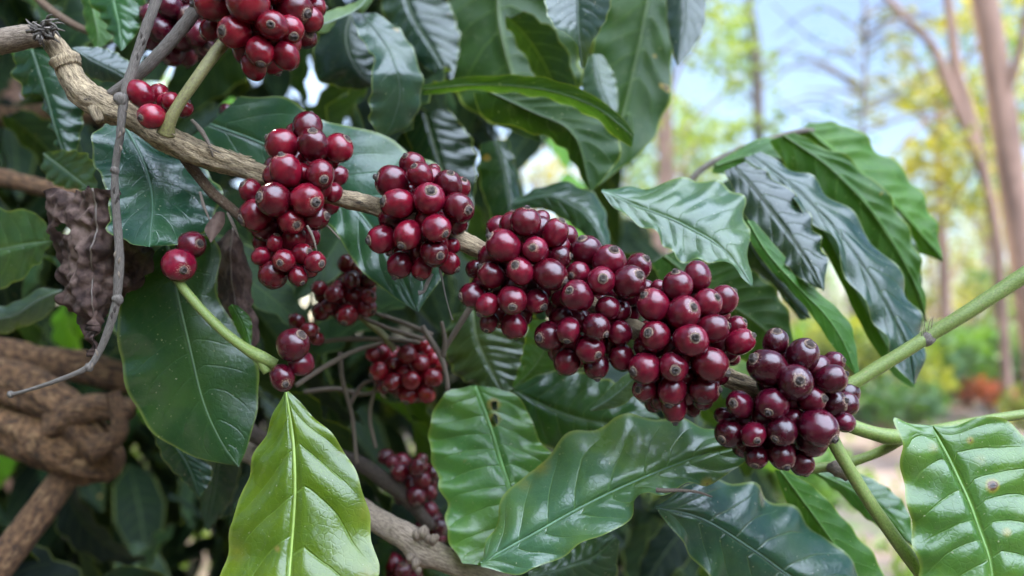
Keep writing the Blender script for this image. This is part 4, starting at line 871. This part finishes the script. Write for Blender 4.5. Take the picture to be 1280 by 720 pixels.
for i in range(9000):
    y = 3 + 22 * random.random() ** 1.6; x = (random.uniform(100, 1400) - 640) / F * y
    if NZ.noise(Vector((x * .8, y * .8, 3))) < -.05: continue
    z = ground_z(x, y); s = random.uniform(.05, .14); a = random.uniform(0, 6.28); k = len(V)
    d = Vector((math.cos(a), math.sin(a), 0)) * s * .3; p = Vector((x, y, z)); t = Vector((random.gauss(0, .5), random.gauss(0, .5), 1)).normalized() * s
    V += [p - d * .3, p + d * .3, p + t * .6 + d, p + t]; Fc.append((k, k + 1, k + 2, k + 3))
tag(link('ground_cover', mesh('ground_cover', V, Fc, smooth=False), FOLIAGE, None, (.13, .2, .03)), 'low weeds and grass tufts covering the plantation floor', 'ground cover', None, 'stuff')

# ------------------------------------------------------------------ unseen trees added behind the viewpoint to break up the sky light
for k, (tx, ty, hh) in enumerate(((-1.9, -1.6, 4.0), (-.2, -2.6, 4.0), (-3.2, .4, 4.4), (2.6, -3.4, 2.2), (3.6, -1.2, 2.0))):
    b = Vector((tx, ty, -.05)); bl = []
    for i in range(9):
        bl.append(((random.uniform(-1.2, 1.2), random.uniform(-.7, .7), hh * random.uniform(.15, 1.05)), (.8, .6, .5), 420))
    tree('shade_tree', 'unseen leafy tree added behind the viewpoint to break up the sky light', b, [[(0, 0, 0, .09), (.1, 0, hh * .5, .07), (0, .1, hh, .03)]], bl, .10, GR, group='unseen trees added behind the viewpoint')
# ------------------------------------------------------------------ hazy sunny air
HZ = N('haze_air'); pv = HZ.n('ShaderNodeVolumePrincipled'); pv.inputs['Density'].default_value = .0013; pv.inputs['Color'].default_value = (.93, .96, 1, 1); pv.inputs['Anisotropy'].default_value = .3
HZ.l(pv.outputs[0], HZ.out.inputs['Volume'])
bx = [(x, y, z) for x in (-60, 60) for y in (-12, 75) for z in (-2.5, 14)]
tag(link('haze', mesh('haze', bx, [(0, 1, 3, 2), (4, 6, 7, 5), (0, 4, 5, 1), (2, 3, 7, 6), (0, 2, 6, 4), (1, 5, 7, 3)], smooth=False), HZ.m), 'thin bright haze in the sunny air over the plantation', 'haze', None, 'stuff')
# ------------------------------------------------------------------ light: sky, sun and an unseen tree added to shade the bush
EL, AZ = R(47), R(-36)
SUN = Vector((math.sin(AZ) * math.cos(EL), math.cos(AZ) * math.cos(EL), math.sin(EL)))
b = Vector((-3.0, 4.6, -.05))
cc = Vector((0, .36, 1.25)) + SUN * 4.6 - b
tree('shade_tree', 'unseen leafy tree added behind and above the coffee bush to shade it', b,
     [[(0, 0, 0, .12), (.1, -.2, 1.5, .11), (.3, -.6, 3.0, .09), (cc.x * .8, cc.y * .8, cc.z - .3, .05), (cc.x, cc.y, cc.z + .5, .03)], [(.3, -.6, 3.0, .06), (cc.x * .9 + .8, cc.y + .6, cc.z, .03)], [(.3, -.6, 3.0, .06), (cc.x - 1, cc.y - .5, cc.z + .2, .03)]],
     [((cc.x + dx, cc.y + dy, cc.z + dz), (.75, .75, .5), 330) for dx, dy, dz in ((0, 0, 0), (.8, .1, -.1), (-.8, .2, 0), (.2, .8, .2), (-.2, -.7, .15), (.9, .8, .2), (-.8, .9, .2), (.4, -.5, .5), (-.5, .3, .6), (.9, -.7, .1))], .11, GR)
sun_d = bpy.data.lights.new('sun', 'SUN'); sun = bpy.data.objects.new('sun', sun_d); COL.objects.link(sun)
sun_d.energy = 3.8; sun_d.angle = R(.53); sun_d.color = (1, .93, .82)
sun.rotation_euler = SUN.to_track_quat('Z', 'Y').to_euler()
wd = bpy.data.worlds.new('World'); sc.world = wd; wd.use_nodes = True; t = wd.node_tree; t.nodes.clear()
M = N.__new__(N); M.t = t; M.m = None
out = t.nodes.new('ShaderNodeOutputWorld'); bg = t.nodes.new('ShaderNodeBackground'); bg.inputs[1].default_value = .085
sky = t.nodes.new('ShaderNodeTexSky'); sky.sky_type = 'NISHITA'; sky.sun_disc = False
sky.sun_elevation = EL; sky.sun_rotation = AZ % (2 * math.pi); sky.air_density = 1.0; sky.dust_density = .7; sky.ozone_density = 2.2
gen = t.nodes.new('ShaderNodeTexCoord').outputs['Generated']
sx = t.nodes.new('ShaderNodeVectorMath'); sx.operation = 'DOT_PRODUCT'; t.links.new(gen, sx.inputs[0])
sx.inputs[1].default_value = Vector((.40, -.55, .74)).normalized()      # unseen bright cloud bank added behind the viewpoint for sheen and highlights
cl = M.ramp(M.math('ADD', M.noise(gen, 3.1, 6, .58), M.math('MULTIPLY', M.ramp(sx.outputs['Value'], .60, .93), .32)), .61, .70)
vw = t.nodes.new('ShaderNodeVectorMath'); vw.operation = 'DOT_PRODUCT'; t.links.new(gen, vw.inputs[0]); vw.inputs[1].default_value = (0.2, .97, .1)
cl = M.math('MULTIPLY', cl, M.math('SUBTRACT', 1, M.ramp(vw.outputs['Value'], .1, .75)))      # the sky over the grove is clear
skyc = M.mix(M.math('MULTIPLY', cl, .8), sky.outputs[0], (50, 59, 75))
t.links.new(skyc, bg.inputs[0]); t.links.new(bg.outputs[0], out.inputs[0])

# ------------------------------------------------------------------ render settings
vs = sc.view_settings; vs.view_transform = 'Standard'; vs.look = 'None'; vs.gamma = 1; vs.use_curve_mapping = False; vs.exposure = 1.55
sc.render.engine = 'CYCLES'; cy = sc.cycles
cy.use_denoising = True
try: cy.denoiser = 'OPENIMAGEDENOISE'
except Exception: pass
cy.max_bounces = 7; cy.diffuse_bounces = 3; cy.glossy_bounces = 3; cy.transmission_bounces = 4; cy.transparent_max_bounces = 4
cy.sample_clamp_indirect = 4; cy.caustics_reflective = False; cy.caustics_refractive = False
